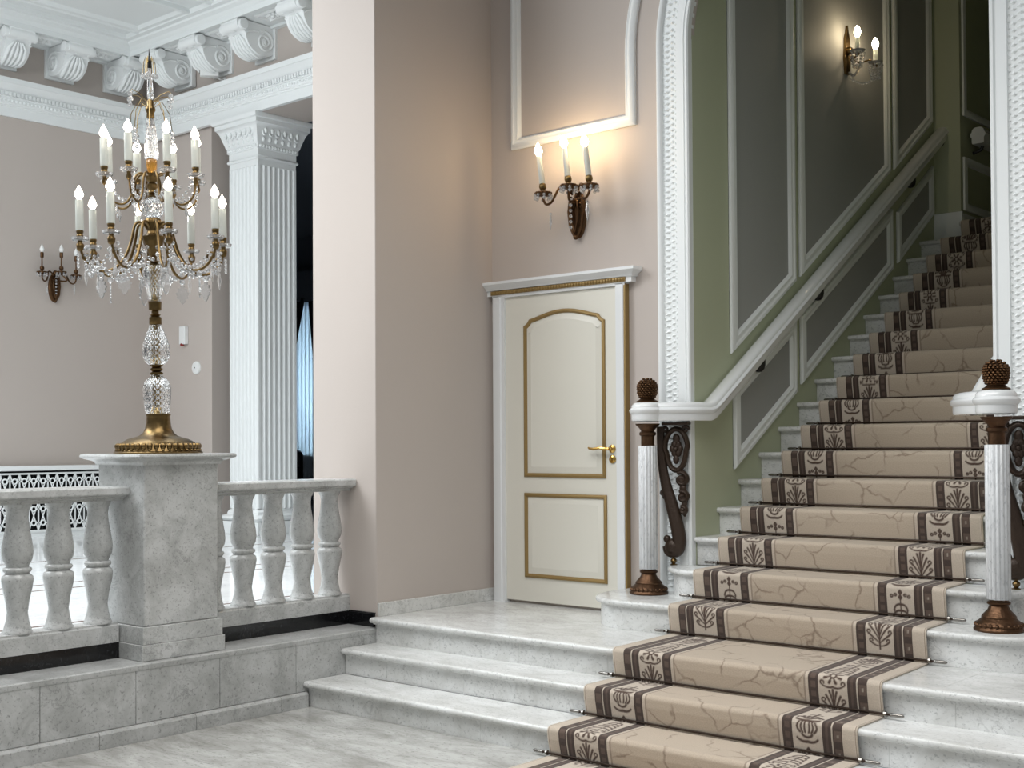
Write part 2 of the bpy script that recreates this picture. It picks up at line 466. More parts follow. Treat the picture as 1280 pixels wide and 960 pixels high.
wall_panel(11, 2.900, 3.600, 2.465, .68, .40, .07, 'slanted short grey panel at the upper end of the handrail')
BW = lambda a, b, d: (1.863+d, a, b)
m = MB()
for (y0, y1, z0, z1) in ((3.70, 5.6, 3.74, 6.2), (3.70, 5.6, 2.96, 3.40)):
    m.sweep([(y0, z0), (y1, z0), (y1, z1), (y0, z1)], [(0, -.01), (0, .016), (.03, .026), (.06, .016), (.075, -.01)], BW, closed=True)
struct(m.build('trim_12', M['white'], smooth=40), 'pale moulding frames in the dark passage beyond the top of the stairs', 'wall moulding')

# ---------------------------------------------------------------- door and casing
d1 = MB(); d1.box(.145, -.030, .018, 1.09, .0, 2.068)
door = d1.build('door_1', M['door'], bevel=.002); struct(door, 'cream door with two gold-edged panels', 'door')
def gold_frame(pts, name):
    m = MB(); m.sweep(pts, [(0, -.004), (0, .008), (.006, .014), (.014, .016), (.022, .010), (.028, -.004)], lambda a, b, d: (a, -.03-d, b), closed=True)
    return m.build(name, M['gold'], door, smooth=40)
def inner_panel(pts, name):
    m = MB()
    m.sweep(pts, [(0, -.004), (0, .0), (.03, .007), (.036, .010), (.04, .010), (.04, -.004)], lambda a, b, d: (a, -.03-d, b), closed=True)
    m.prism(offset_poly(pts, .038), -.002, .0095, lambda a, b, d: (a, -.03-d, b))
    return m.build(name, M['door'], door, smooth=30)
def offset_poly(pts, o):
    n = len(pts); out = []
    for i in range(n):
        a, p, b = Vector(pts[i-1]), Vector(pts[i]), Vector(pts[(i+1) % n])
        t1 = (p-a).normalized(); t2 = (b-p).normalized()
        n1 = Vector((-t1.y, t1.x)); n2 = Vector((-t2.y, t2.x)); nn = (n1+n2).normalized()
        q = p+nn*(o/max(.35, nn.dot(n1))); out.append((q.x, q.y))
    return out
def up_outline():
    x0, x1, z0, zc, zs, zp = .312, .993, .850, 1.862, 1.905, 1.957
    xm = (x0+x1)/2
    pts = [(x0, z0), (x1, z0), (x1, zc)]
    pts += [(x1-.016, zc+.008), (x1-.035, zc+.022), (x1-.050, zs)]
    n = 12
    for i in range(1, n):
        t = i/n; x = x1-.050+(x0+.050-x1+.050)*t
        pts.append((x, zs+(zp-zs)*(math.sin(PI*t)**1.2)))
    pts += [(x0+.050, zs), (x0+.035, zc+.022), (x0+.016, zc+.008), (x0, zc)]
    return pts
lo = [(.312, .178), (1.0, .178), (1.0, .742), (.312, .742)]
gold_frame(up_outline(), 'gold_moulding'); gold_frame(lo, 'gold_moulding')
inner_panel(offset_poly(up_outline(), .030), 'panel'); inner_panel(offset_poly(lo, .030), 'panel')
# handle
h = MB(); h.lathe([(.026, 0), (.026, .006), (.018, .010), (.011, .014), (.011, .045)], 16, T=Matrix.Translation((1.045, -.03, 1.037)) @ Matrix.Rotation(R(90), 4, 'X'))
h.tube([(1.045, -.072, 1.037), (1.03, -.078, 1.038), (.98, -.08, 1.042), (.93, -.08, 1.036), (.895, -.078, 1.040), (.885, -.074, 1.046)], [.010, .011, .009, .010, .008, .005], 8)
hd = h.build('door_handle', M['brass'], door); hd['label'] = 'polished brass lever handle'
h = MB(); h.lathe([(.026, 0), (.026, .006), (.016, .010), (.008, .012)], 16, T=Matrix.Translation((1.047, -.03, .970)) @ Matrix.Rotation(R(90), 4, 'X'))
h.box(1.044, -.05, .955, 1.050, -.038, .985)
h.build('lock_knob', M['brass'], door)
# casing: two jambs, head, cornice with beaded gold strip
c = MB(); prof = [(0, 0), (0, .034), (.02, .05), (.06, .05), (.07, .042), (.085, .045), (.10, .045), (.104, .03), (.104, 0)]
DWm = lambda a, b, d: (a, -d, b)
cl = MB(); cl.prism([(.042, 0), (.042, -.045), (.052, -.05), (.11, -.05), (.118, -.042), (.140, -.046), (.146, -.046), (.146, 0)], 0, 2.08, lambda a, b, d: (a, b, d))
cl.prism([(1.160, 0), (1.160, -.03), (1.147, -.05), (1.09, -.05), (1.088, -.046), (1.088, 0)], 0, 2.08, lambda a, b, d: (a, b, d))
cl.prism([(0, 2.068), (-.046, 2.068), (-.05, 2.076), (-.05, 2.085), (0, 2.085)], .042, 1.16, lambda a, b, d: (d, a, b))
cs = cl.build('door_casing', M['gloss_white'], door, smooth=30)
g = MB(); g.box(1.150, -.046, .12, 1.163, -.004, 2.078); g.build('gold_edge', M['gold'], door)
g = MB()
for i in range(48):
    x = .05+1.105*i/47; g.sphere((x, -.058, 2.103), .0125, 6, 4)
g.box(.036, -.058, 2.089, 1.17, 0, 2.117); g.build('gold_beading', M['gold'], door)
k = MB(); pr = [(-.01, 2.085), (.050, 2.085), (.050, 2.117), (.062, 2.120), (.070, 2.135), (.092, 2.150), (.100, 2.158), (.100, 2.176), (-.01, 2.176)]
path = [(.042, 0.02), (.042, .0), (1.165, .0), (1.165, 0.02)]
k.sweep([(.042, .05), (.042, -.0005), (1.165, -.0005), (1.165, .05)], [(-o, z) for o, z in pr], XY)
k.build('door_cornice', M['gloss_white'], door, smooth=30)

# ---------------------------------------------------------------- the hall behind the balustrade
HX, HY, HB = -8.567, 2.80, 2.74           # left wall, end wall, beam face
m = MB(); m.box(HX-.25, -9, -.1, HX, 3.6, 6.7)
struct(m.build('wall_hall_left', M['wall']), 'long mauve wall of the hall behind the candelabra', 'wall')
m = MB(); m.box(HX, HY, 0, -7.19, 3.6, 6.7); m.box(-7.2, HB+.02, 5.02, -.5, 3.45, 6.7); m.box(-3.0, HY, 0, -.5, 3.45, 6.7)
struct(m.build('wall_hall_end', M['wall'], bevel=.004), 'mauve end wall of the hall with the column opening', 'wall')
pathH = [(HX, -9), (HX, HB), (-.6, HB)]
def ent(prof): return [(-o, z) for o, z in prof]
m = MB()
m.sweep(pathH, ent([(-.02, 5.02), (.035, 5.02), (.035, 5.135), (.05, 5.142), (.05, 5.16), (.06, 5.165), (.06, 5.235), (.075, 5.24), (.075, 5.25), (.068, 5.255), (.068, 5.31),
                    (.085, 5.318), (.10, 5.335), (.125, 5.36), (.15, 5.385), (.165, 5.39), (.165, 5.45), (-.02, 5.455)]), XY)
o = m.build('trim_13', M['white'], smooth=25); struct(o, 'white entablature band round the hall walls', 'cornice')
dn = MB()                                  # rows of dentils and beads
y = HB-.12
while y > -3.2:
    dn.box(HX+.06, y-.028, 5.258, HX+.092, y, 5.305); dn.sphere((HX+.062, y-.02, 5.205), .017, 6, 4); y -= .05
x = HX+.12
while x < -4.4:
    dn.box(x, HB-.092, 5.258, x+.028, HB-.06, 5.305); dn.sphere((x+.02, HB-.062, 5.205), .017, 6, 4); x += .05
dn.build('dentil_row', M['white'], o, smooth=0)
# crown above the brackets
m = MB()
m.sweep(pathH, ent([(-.02, 5.93), (.05, 5.93), (.06, 5.955), (.52, 5.962), (.54, 5.93), (.56, 5.93), (.565, 5.99), (.58, 6.0), (.60, 6.03), (.65, 6.055), (.66, 6.075), (.72, 6.08), (.74, 6.13), (.82, 6.14), (.82, 6.3), (-.02, 6.3)]), XY)
o = m.build('trim_14', M['ceiling'], smooth=25); struct(o, 'white crown cornice under the hall ceiling', 'cornice')
rs = MB()                                  # rosette plates between brackets
def ros(T):
    rs.sweep([(-.2, -.12), (.2, -.12), (.2, .12), (-.2, .12)], [(0, 0), (0, .02), (.03, .03), (.05, .0)], XY, closed=True, T=T)
    for k in range(8):
        a = 2*PI*k/8; rs.sphere((.07*math.cos(a), .05*math.sin(a), .012), .03, 6, 4, (1, 1, .7)) if False else rs.add(*_sph((.075*math.cos(a), .05*math.sin(a), .012), .03), T)
    rs.add(*_sph((0, 0, .02), .035), T)
def _sph(c, r):
    q = MB(); q.sphere(c, r, 6, 5); return q.v, q.f
LB = [.594+.18-.79, .594+.18, 1.341+.18, 2.157+.16]; RB = [-7.509-.18, -6.682-.18, -5.851-.18, -5.0]
for a, b in zip(LB[:-1], LB[1:]): ros(Matrix.Translation((HX+.30, (a+b)/2, 5.962)) @ Matrix.Rotation(PI, 4, 'X') @ Matrix.Rotation(PI/2, 4, 'Z'))
for a, b in zip(RB[:-1], RB[1:]): ros(Matrix.Translation(((a+b)/2, HB-.30, 5.962)) @ Matrix.Rotation(PI, 4, 'X'))
rs.build('rosette_panel', M['white'], o, smooth=40)
m = MB(); m.box(-14.6, -9, 6.14, -.6, HB+.05, 6.3)
ce = m.build('ceiling', M['ceiling']); struct(ce, 'white coffered ceiling of the hall', 'ceiling')
m = MB()
CW = lambda a, b, d: (a, b, 6.14-d)
for (x0, x1, y0, y1) in ((-7.60, -6.50, -1.6, 2.06), (-6.12, -4.6, -1.6, 2.10), (-7.60, -6.5, -6, -2)):
    m.sweep([(x0, y0), (x1, y0), (x1, y1), (x0, y1)], [(0, -.01), (0, .05), (.025, .06), (.04, .045), (.09, .04), (.11, .015), (.13, -.01)], CW, closed=True)
m.build('ceiling_moulding', M['ceiling'], ce, smooth=30)

# dark room beyond the columns: far wall, window, ceiling
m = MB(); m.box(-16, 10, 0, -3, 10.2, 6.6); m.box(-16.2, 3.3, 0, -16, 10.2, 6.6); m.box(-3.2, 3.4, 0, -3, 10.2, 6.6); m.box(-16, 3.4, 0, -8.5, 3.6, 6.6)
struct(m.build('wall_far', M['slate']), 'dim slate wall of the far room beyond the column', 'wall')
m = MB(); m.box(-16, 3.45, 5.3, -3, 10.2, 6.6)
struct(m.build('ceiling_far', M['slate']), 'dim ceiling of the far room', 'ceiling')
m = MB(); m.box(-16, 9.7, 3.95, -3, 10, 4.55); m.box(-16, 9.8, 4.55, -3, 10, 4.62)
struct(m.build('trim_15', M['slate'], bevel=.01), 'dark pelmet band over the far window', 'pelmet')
w = MB(); w.box(-14.9, 9.97, .85, -13.2, 9.99, 3.9)
wo = w.build('window_1', M['window']); struct(wo, 'bright blue daylight window in the far room', 'window')
w = MB()
for x in (-14.9, -14.33, -13.77, -13.2): w.box(x-.03, 9.93, .8, x+.03, 9.97, 3.95)
w.box(-14.9, 9.93, .8, -13.2, 9.97, .87)
w.build('window_frame', M['white'], wo)
# ================================================================ STEPS
def nose_profile(y_front, z_top, y_back, th=.034, r=.017):
    """tread section: (y, z), rounded front"""
    pts = [(y_back, z_top), (y_front+r, z_top)]
    for i in range(1, 8):
        a = PI/2+PI*i/8
        pts.append((y_front+r+r*math.cos(a), z_top-r+r*math.sin(a)))
    pts += [(y_front+r, z_top-2*r), (y_front+.030, z_top-2*r), (y_front+.033, z_top-.044), (y_front+.045, z_top-.044), (y_back, z_top-.044)]
    return pts
PX = lambda a, b, d: (d, a, b)
NOSE = [-1.160, -1.410, -1.700]; TOPZ = [0.0, -.157, -.313]; BASEZ = [-.157, -.313, FZ]
root = empty('marble_steps', (2.8, -1.7, FZ))
tag(root, 'three wide white marble steps leading up from the lobby floor', 'steps')
inv = Matrix.Translation((-2.8, 1.7, -FZ))
for i, nm in ((2, 'lowest'), (1, 'middle'), (0, 'top')):
    yb = NOSE[i]+.04
    m = MB(); x = .022
    off = [.55, .36, .75][i]
    xs = [.022+.0]+[.022+off+.62*k for k in range(9)]
    for a, b in zip(xs[:-1], xs[1:]): m.box(a+.0008, yb, BASEZ[i]+(.0 if i < 2 else 0), b-.0008, yb+.05, TOPZ[i]-.040, inv)
    m.box(.022, yb+.002, BASEZ[i], 5.6, yb+.22, TOPZ[i]-.042, inv)
    st = m.build('step', M['marble_step'], root, smooth=0)
    t = MB(); yb2 = -1.085 if i == 0 else NOSE[i]+.32
    t.prism(nose_profile(NOSE[i], TOPZ[i], yb2), .004 if i == 0 else .024, 5.6, PX, inv)
    t.build('tread', M['marble_step'], st, smooth=40)

# upper flight: two curtail steps then straight steps between the walls
RZ, RUN, Y3 = .168, .258, -.02
def ynose(k): return {1: -.60, 2: -.320}.get(k, Y3+RUN*(k-3))
NST = 17
sroot = empty('staircase', (2.547, -.3, 0))
tag(sroot, 'long white marble staircase rising through the arch', 'staircase')
inv2 = Matrix.Translation((-2.547, .3, 0))
def curtail(k, z0, z1, cl, cr, r, yb, left=None):
    base = left if left else [(cl[0]-r, yb)]+arc(cl[0], cl[1], r, 180, 270, 14)
    base = base+arc(cr[0], cr[1], r, 270, 360, 14)+[(cr[0]+r, yb)]
    def plan(rr): return base if abs(rr-r) < 1e-6 else offset_poly(base, r-rr)
    m = MB(); m.prism(plan(r-.032), z0, z1-.04, XY, inv2)
    st = m.build('step', M['marble_step'], sroot, smooth=30)
    t = MB(); pl = plan(r-.0)
    n = 9; rows = []
    prof = [(0.045, -.044), (.033, -.044), (.030, -.034)]+[(.017-.017*math.cos(PI*(-.5+i/8)), -.017+.017*math.sin(PI*(-.5+i/8))) for i in range(9)]
    vs = []; fs = []
    for (o, h) in prof:
        ring = plan(r-o); rows.append(len(ring)); vs += [(x, y, z1+h) for x, y in ring]
    c = rows[0]
    for i in range(len(prof)-1):
        for j in range(c-1): fs.append((i*c+j, i*c+j+1, (i+1)*c+j+1, (i+1)*c+j))
    fs.append(tuple(range((len(prof)-1)*c, len(prof)*c))); fs.append(tuple(range(c-1, -1, -1)))
    t.add(vs, fs, inv2); t.build('tread', M['marble_step'], st, smooth=40)
curtail(1, .0005, RZ, (1.50, -.27), (3.60, -.27), .33, -.002)
nook = [(p.x, p.y) for p in cat_path([(1.475, -.002, 0), (1.492, -.06, 0), (1.535, -.135, 0), (1.575, -.20, 0), (1.64, -.265, 0), (1.72, -.307, 0), (1.80, -.320, 0)], 4)]
curtail(2, RZ, 2*RZ, (1.785, -.085), (3.45, -.09), .23, -.002, left=nook)
for k in range(3, NST+1):
    y = ynose(k); z = RZ*k
    xl = SX0+.002 if k < 17 else 1.868; yr = 3.645 if k == 16 else (y+.33 if k < NST else y+.1)
    m = MB(); m.box(xl, y+.035, z-RZ-.04 if k > 3 else z-RZ, SX1-.002, yr, z-.042, inv2)
    st = m.build('step', M['marble_step'], sroot, smooth=0)
    t = MB(); t.prism(nose_profile(y, z, 3.645 if k == 16 else (y+.30 if k < NST else y+.12)), xl, SX1-.002, PX, inv2)
    t.build('tread', M['marble_step'], st, smooth=40)

# ================================================================ CARPET
def carpet_path():
    """(y, z) points of the runner's top face, from the lobby floor upward"""
    T = .009; P = [(-3.2, FZ+T), (-1.74, FZ+T)]
    seq = [(NOSE[2], TOPZ[2]), (NOSE[1], TOPZ[1]), (NOSE[0], TOPZ[0])]+[(ynose(k), RZ*k) for k in range(1, NST+1)]
    zp = FZ
    for i, (yn, z) in enumerate(seq):
        P.append((yn+.022-T, zp+T)); P.append((yn+.022-T*1.2, zp+T+.012))
        P.append((yn+.004-T, z-.055)); P.append((yn-T+.001, z-.02))
        for a in (165, 140, 115, 95): P.append((yn+.017+(.017+T)*math.cos(R(a)), z-.017+(.017+T)*math.sin(R(a))))
        zp = z
    P.append((ynose(NST)+.45, zp+T))
    out = [P[0]]; L = [0.]
    for a, b in zip(P[:-1], P[1:]):
        d = math.hypot(b[0]-a[0], b[1]-a[1]); st = .0042 if a[1] < 1.3 else .009
        if a[1] <= FZ+T+.001 and a[0] < -1.9: st = .02
        n = max(1, int(d/st))
        for i in range(1, n+1):
            out.append((a[0]+(b[0]-a[0])*i/n, a[1]+(b[1]-a[1])*i/n)); L.append(L[-1]+d/n)
    return np.array(out), np.array(L)

def motif_map(u, v):
    """ornament strength 0..1; u across the band -.5...5 (x .15 m), v along in metres (one repeat .86 m)"""
    x = np.abs(u)*.15; P = .86; y = np.mod(v, P); d = np.full(np.broadcast(x, y).shape, 9.)
    def stroke(pts, w):
        nonlocal d
        for (x0, y0), (x1, y1) in zip(pts[:-1], pts[1:]):
            for s in (-P, 0, P):
                dx, dy = x1-x0, y1-y0; L2 = dx*dx+dy*dy+1e-12
                t = np.clip(((x-x0)*dx+(y+s-y0)*dy)/L2, 0, 1)
                d = np.minimum(d, np.hypot(x-x0-t*dx, y+s-y0-t*dy)-w)
    def bez(p0, p1, p2, w, n=6):
        stroke([((1-t)**2*p0[0]+2*t*(1-t)*p1[0]+t*t*p2[0], (1-t)**2*p0[1]+2*t*(1-t)*p1[1]+t*t*p2[1]) for t in np.linspace(0, 1, n+1)], w)
    def ring(c, r, w):
        nonlocal d
        for s in (-P, 0, P): d = np.minimum(d, np.abs(np.hypot(x-c[0], y+s-c[1])-r)-w)
    def leaf(p0, p1, p2, w0, w1, n=7):         # a stroke that swells or thins along its way
        nonlocal d
        P = [((1-t)**2*p0[0]+2*t*(1-t)*p1[0]+t*t*p2[0], (1-t)**2*p0[1]+2*t*(1-t)*p1[1]+t*t*p2[1]) for t in np.linspace(0, 1, n+1)]
        for i in range(n): stroke(P[i:i+2], w0+(w1-w0)*(i+.5)/n)
    def curl(c, r, w=.0042, open_=(200, -70)):
        stroke([(c[0]+r*math.cos(R(a)), c[1]+r*math.sin(R(a))) for a in np.linspace(open_[0], open_[1], 9)], w)
    def frond(q):                              # palmette: curled leaves opening upward from a stem, .17 tall
        leaf((0, q-.005), (0, q+.06), (0, q+.172), .0045, .0062)
        leaf((0, q+.07), (.006, q+.13), (.018, q+.165), .0030, .0058); leaf((0, q+.055), (.014, q+.105), (.036, q+.145), .0030, .0060)
        leaf((0, q+.04), (.024, q+.085), (.050, q+.112), .0030, .0060); leaf((0, q+.025), (.028, q+.050), (.056, q+.072), .0030, .0058)
        curl((.050, q+.122), .009); curl((.055, q+.082), .008)
        leaf((0, q+.01), (.026, q+.010), (.046, q+.030), .0035, .0050); curl((.044, q+.038), .008)
    def rose(c):
        ring((0, c), .014, .0050)
        for a in (22, 68, 112, 158, 202, 248, 292, 338): leaf((.020*math.cos(R(a)), c+.019*math.sin(R(a))), (.03*math.cos(R(a)), c+.03*math.sin(R(a))), (.044*math.cos(R(a)), c+.040*math.sin(R(a))), .0035, .0078, 3)
        for sg in (1, -1):
            leaf((0, c+sg*.056), (.03, c+sg*.066), (.056, c+sg*.046), .0055, .0035); curl((.052, c+sg*.038), .009)
    frond(.02); rose(.262)
    for k in range(5):                          # a stalk of drooping leaves
        y0 = .335+.033*k; w = .060-.006*k
        leaf((0, y0+.030), (.028, y0+.034), (w, y0), .0068, .0045); curl((w-.008, y0-.006), .007, .0035, (60, -180))
    stroke([(0, .32), (0, .52)], .0035)
    for yy in (.535, .560): stroke([(0, yy-.010), (.007, yy), (0, yy+.010)], .0056)
    for (ex, ey) in ((.026, .547), (.046, .540)): ring((ex, ey), .006, .0045)
    q = .600                                    # leafy vase
    leaf((0, q), (.034, q-.006), (.050, q+.014), .0075, .0050)
    leaf((0, q+.020), (.020, q+.022), (.024, q+.034), .0060, .0060)
    for (ex, w) in ((.012, .0050), (.030, .0050), (.048, .0055)): leaf((ex*.7, q+.042), (ex*1.25, q+.062), (ex*.8, q+.088), w, w*.8)
    leaf((0, q+.098), (.040, q+.094), (.056, q+.104), .0070, .0055)
    for (x0, ex, ey) in ((.0, .0, .172), (.004, .020, .160), (.012, .040, .150)): leaf((x0, q+.112), (ex*.9, q+.125), (ex, q+ey), .0045, .0085)
    curl((.052, q+.128), .009, .0048); leaf((0, q+.185), (.014, q+.196), (.030, q+.186), .0060, .0040); leaf((0, q+.19), (0, q+.205), (0, q+.222), .0060, .0040)
    return np.clip(.5-d/.004, 0, 1)

def build_carpet():
    pts, L = carpet_path(); W = 1.48
    edge = [0, .006, .0062, .0105, .0107, .0145, .0147, .0694, .0702, .0765, .0770, .0860, .0865, .0985, .0990, .1080, .1085, .1146, .1154, .1216, .1224, .1370, .1376, .1494, .1500, .1646]
    fine = list(np.linspace(.1654, .3096, 42)); inner = [.3104, .3225, .3232, .3468, .3475, .3596, .3604, .3746, .3754, .3836, .3844]
    half = edge+fine+inner
    cols = np.array(half+list(np.linspace(.42, W-.42, 8))+[W-c for c in reversed(half)])
    nr, nc = len(pts), len(cols)
    cx = np.interp(pts[:, 0], [-1.2, -.35, 0, 3.3, 3.6], [2.620, 2.573, 2.55, 2.55, 2.625])
    X = cx[:, None]-W/2+cols[None, :]
    V = np.empty((nr, nc, 3), dtype=np.float32)
    V[:, :, 0] = X; V[:, :, 1] = pts[:, 0:1]; V[:, :, 2] = pts[:, 1:2]
    e = np.minimum(cols, W-cols)[None, :]; v = L[:, None]
    dark = np.array([.058, .038, .030]); mid = np.array([.125, .086, .066]); lt = np.array([.55, .475, .39]); bg = np.array([.52, .45, .375])
    fld = np.array([.455, .378, .297]); bge = np.array([.51, .435, .355]); ln = np.array([.30, .24, .19])
    C = np.zeros((nr, nc, 3)); C[:] = fld
    def zone(a, b, col): 
        k = ((e >= a-1e-6) & (e < b-1e-6)); C[np.broadcast_to(k, (nr, nc))] = col
    zone(0, .07, bge); zone(0, .0061, lt); zone(.0061, .0106, ln); zone(.0106, .0146, lt); zone(.07, .115, dark); zone(.115, .122, lt*.85); zone(.122, .165, dark)
    zone(.165, .31, bg); zone(.31, .36, dark); zone(.36, .375, bge); zone(.375, .384, ln)
    # chain squares and dots in the dark stripes
    def mixin(mask, col): C[:] = C*(1-mask[..., None])+col*mask[..., None]
    ch = ((np.abs(e-.0925) < .016) & (np.mod(v, .085) < .05)).astype(float)*.8; mixin(ch*np.ones((nr, nc)), mid)
    ch = ((np.abs(e-.0925) < .006) & (np.abs(np.mod(v, .085)-.025) < .008)).astype(float)*.8; mixin(ch*np.ones((nr, nc)), lt*.7)
    ch = ((np.abs(e-.1435) < .006)*np.ones((nr, 1))).astype(float)*.5; mixin(ch, mid)
    ch = ((np.abs(e-.335) < .012) & (np.mod(v, .045) < .028)).astype(float)*.7; mixin(ch*np.ones((nr, nc)), mid)
    band = np.where((cols >= .165) & (cols <= .3098))[0]; band2 = np.where((W-cols >= .165) & (W-cols <= .3098))[0]
    for bd, cc in ((band, .2375), (band2, W-.2375)):
        u = (cols[bd]-cc)/.15
        mm = motif_map(u[None, :], L[:, None]+.30)
        C[:, bd, :] = C[:, bd, :]*(1-mm[..., None])+np.array([.075, .045, .033])*mm[..., None]
    idx = np.arange(nr*nc).reshape(nr, nc)
    F = np.stack([idx[:-1, :-1], idx[:-1, 1:], idx[1:, 1:], idx[1:, :-1]], -1).reshape(-1, 4)
    me = bpy.data.meshes.new('stair_carpet')
    me.vertices.add(nr*nc); me.vertices.foreach_set('co', V.reshape(-1))
    nf = len(F); me.loops.add(nf*4); me.loops.foreach_set('vertex_index', F.reshape(-1).astype(np.int32))
    me.polygons.add(nf); me.polygons.foreach_set('loop_start', np.arange(0, nf*4, 4, dtype=np.int32))
    me.update(calc_edges=True)
    at = me.color_attributes.new('weave', 'FLOAT_COLOR', 'POINT')
    A = np.ones((nr*nc, 4), dtype=np.float32); A[:, :3] = C.reshape(-1, 3); at.data.foreach_set('color', A.reshape(-1))
    fm = ((np.minimum(cols, W-cols) > .384)[None, :]*np.ones((nr, 1))).astype(np.float32)
    a2 = me.attributes.new('field', 'FLOAT', 'POINT'); a2.data.foreach_set('value', fm.reshape(-1))
    a3 = me.attributes.new('along', 'FLOAT_VECTOR', 'POINT')
    U = np.zeros((nr, nc, 3), dtype=np.float32); U[:, :, 0] = cols; U[:, :, 1] = L[:, None]; a3.data.foreach_set('vector', U.reshape(-1))
    me.shade_smooth()
    m, nt, b = new_mat('patterned_wool_carpet')
    va = nd(nt, 'ShaderNodeAttribute', attribute_name='weave'); fa = nd(nt, 'ShaderNodeAttribute', attribute_name='field'); al = nd(nt, 'ShaderNodeAttribute', attribute_name='along')
    nz = nd(nt, 'ShaderNodeTexNoise', Scale=6.0, Detail=4.0); nt.links.new(al.outputs['Vector'], nz.inputs['Vector'])
    ad = nd(nt, 'ShaderNodeMix', data_type='VECTOR'); ad.inputs['Factor'].default_value = .14
    nt.links.new(al.outputs['Vector'], ad.inputs['A']); nt.links.new(nz.outputs['Color'], ad.inputs['B'])
    vo = nd(nt, 'ShaderNodeTexVoronoi', feature='DISTANCE_TO_EDGE', Scale=5.2); nt.links.new(ad.outputs['Result'], vo.inputs['Vector'])
    mr = nd(nt, 'ShaderNodeMapRange'); mr.inputs['From Min'].default_value = .0; mr.inputs['From Max'].default_value = .034; mr.inputs['To Min'].default_value = .75; mr.inputs['To Max'].default_value = 0
    nt.links.new(vo.outputs['Distance'], mr.inputs['Value'])
    pn = nd(nt, 'ShaderNodeTexNoise', Scale=5.0); nt.links.new(al.outputs['Vector'], pn.inputs['Vector'])
    pr = nd(nt, 'ShaderNodeMapRange'); pr.inputs['From Min'].default_value = .42; pr.inputs['From Max'].default_value = .56; nt.links.new(pn.outputs['Fac'], pr.inputs['Value'])
    m1 = nd(nt, 'ShaderNodeMath', operation='MULTIPLY'); nt.links.new(mr.outputs['Result'], m1.inputs[0]); nt.links.new(fa.outputs['Fac'], m1.inputs[1])
    m2 = nd(nt, 'ShaderNodeMath', operation='MULTIPLY'); nt.links.new(m1.outputs[0], m2.inputs[0]); nt.links.new(pr.outputs['Result'], m2.inputs[1])
    mx = nd(nt, 'ShaderNodeMix', data_type='RGBA'); mx.inputs['B'].default_value = (.19, .135, .095, 1)
    nt.links.new(va.outputs['Color'], mx.inputs['A']); nt.links.new(m2.outputs[0], mx.inputs['Factor'])
    fz = nd(nt, 'ShaderNodeTexNoise', Scale=160.0, Detail=2.0); nt.links.new(al.outputs['Vector'], fz.inputs['Vector'])
    fr = nd(nt, 'ShaderNodeMapRange'); fr.inputs['To Min'].default_value = .80; fr.inputs['To Max'].default_value = 1.2; nt.links.new(fz.outputs['Fac'], fr.inputs['Value'])
    sc = nd(nt, 'ShaderNodeVectorMath', operation='SCALE'); nt.links.new(mx.outputs['Result'], sc.inputs[0]); nt.links.new(fr.outputs['Result'], sc.inputs['Scale'])
    nt.links.new(sc.outputs['Vector'], b.inputs['Base Color']); b.inputs['Roughness'].default_value = .95
    bp = nd(nt, 'ShaderNodeBump', Strength=.25, Distance=.004); nt.links.new(fz.outputs['Fac'], bp.inputs['Height']); nt.links.new(bp.outputs['Normal'], b.inputs['Normal'])
    b.inputs['Sheen Weight'].default_value = .15
    me.materials.append(m)
    o = bpy.data.objects.new('stair_carpet', me); COL.objects.link(o)
    sd = o.modifiers.new('thickness', 'SOLIDIFY'); sd.thickness = .0075; sd.offset = -1
    return o
tag(build_carpet(), 'beige runner carpet with dark patterned borders laid up all the stairs', 'carpet')

# steel rods holding the runner at the foot of each riser
def make_rod(name):
    r = empty(name)
    b = MB(); b.tube([(-.78, 0, 0), (.78, 0, 0)], .0055, 10); b.build('rod', M['rod'], r)
    for s in (-1, 1):
        e = MB(); e.lathe([(.0075, 0), (.0085, .004), (.0085, .052), (.006, .060), (.003, .064)], 10, T=Matrix.Translation((s*.775, 0, 0)) @ Matrix.Rotation(s*PI/2, 4, 'Y'))
        e.build('finial', M['steel'], r)
        k = MB(); k.lathe([(.0125, -.006), (.0135, 0), (.0125, .006)], 10, T=Matrix.Translation((s*.752, 0, 0)) @ Matrix.Rotation(PI/2, 4, 'Y'))
        k.box(s*.752-.005, -.004, -.0125, s*.752+.005, .02, -.006)
        k.build('clip', M['steel'], r)
    return r
proto = make_rod('stair_rod')
rods = [(NOSE[2], FZ, 'at the foot of the lowest marble step'), (NOSE[1], TOPZ[2], 'at the foot of the middle wide marble step'), (NOSE[0], TOPZ[1], 'at the foot of the top wide marble step'),
        (ynose(1), 0, 'on the landing below the first rounded stair')]
rods += [(ynose(k), RZ*(k-1), 'across the foot of the %s stair above the landing' % ordinal(k)) for k in range(2, 16)]
for i, (yn, z, w) in enumerate(rods):
    o = proto if i == 0 else copy_tree(proto)
    y = yn+.022-.009*1.2-.0065
    o.location = (float(np.interp(y, [-1.2, -.35, 0, 3.3, 3.6], [2.620, 2.573, 2.55, 2.55, 2.66])), y-.002, z+.0175+.005)
    tag(o, 'steel carpet rod '+w, 'stair rod', 'steel rods holding the stair carpet')

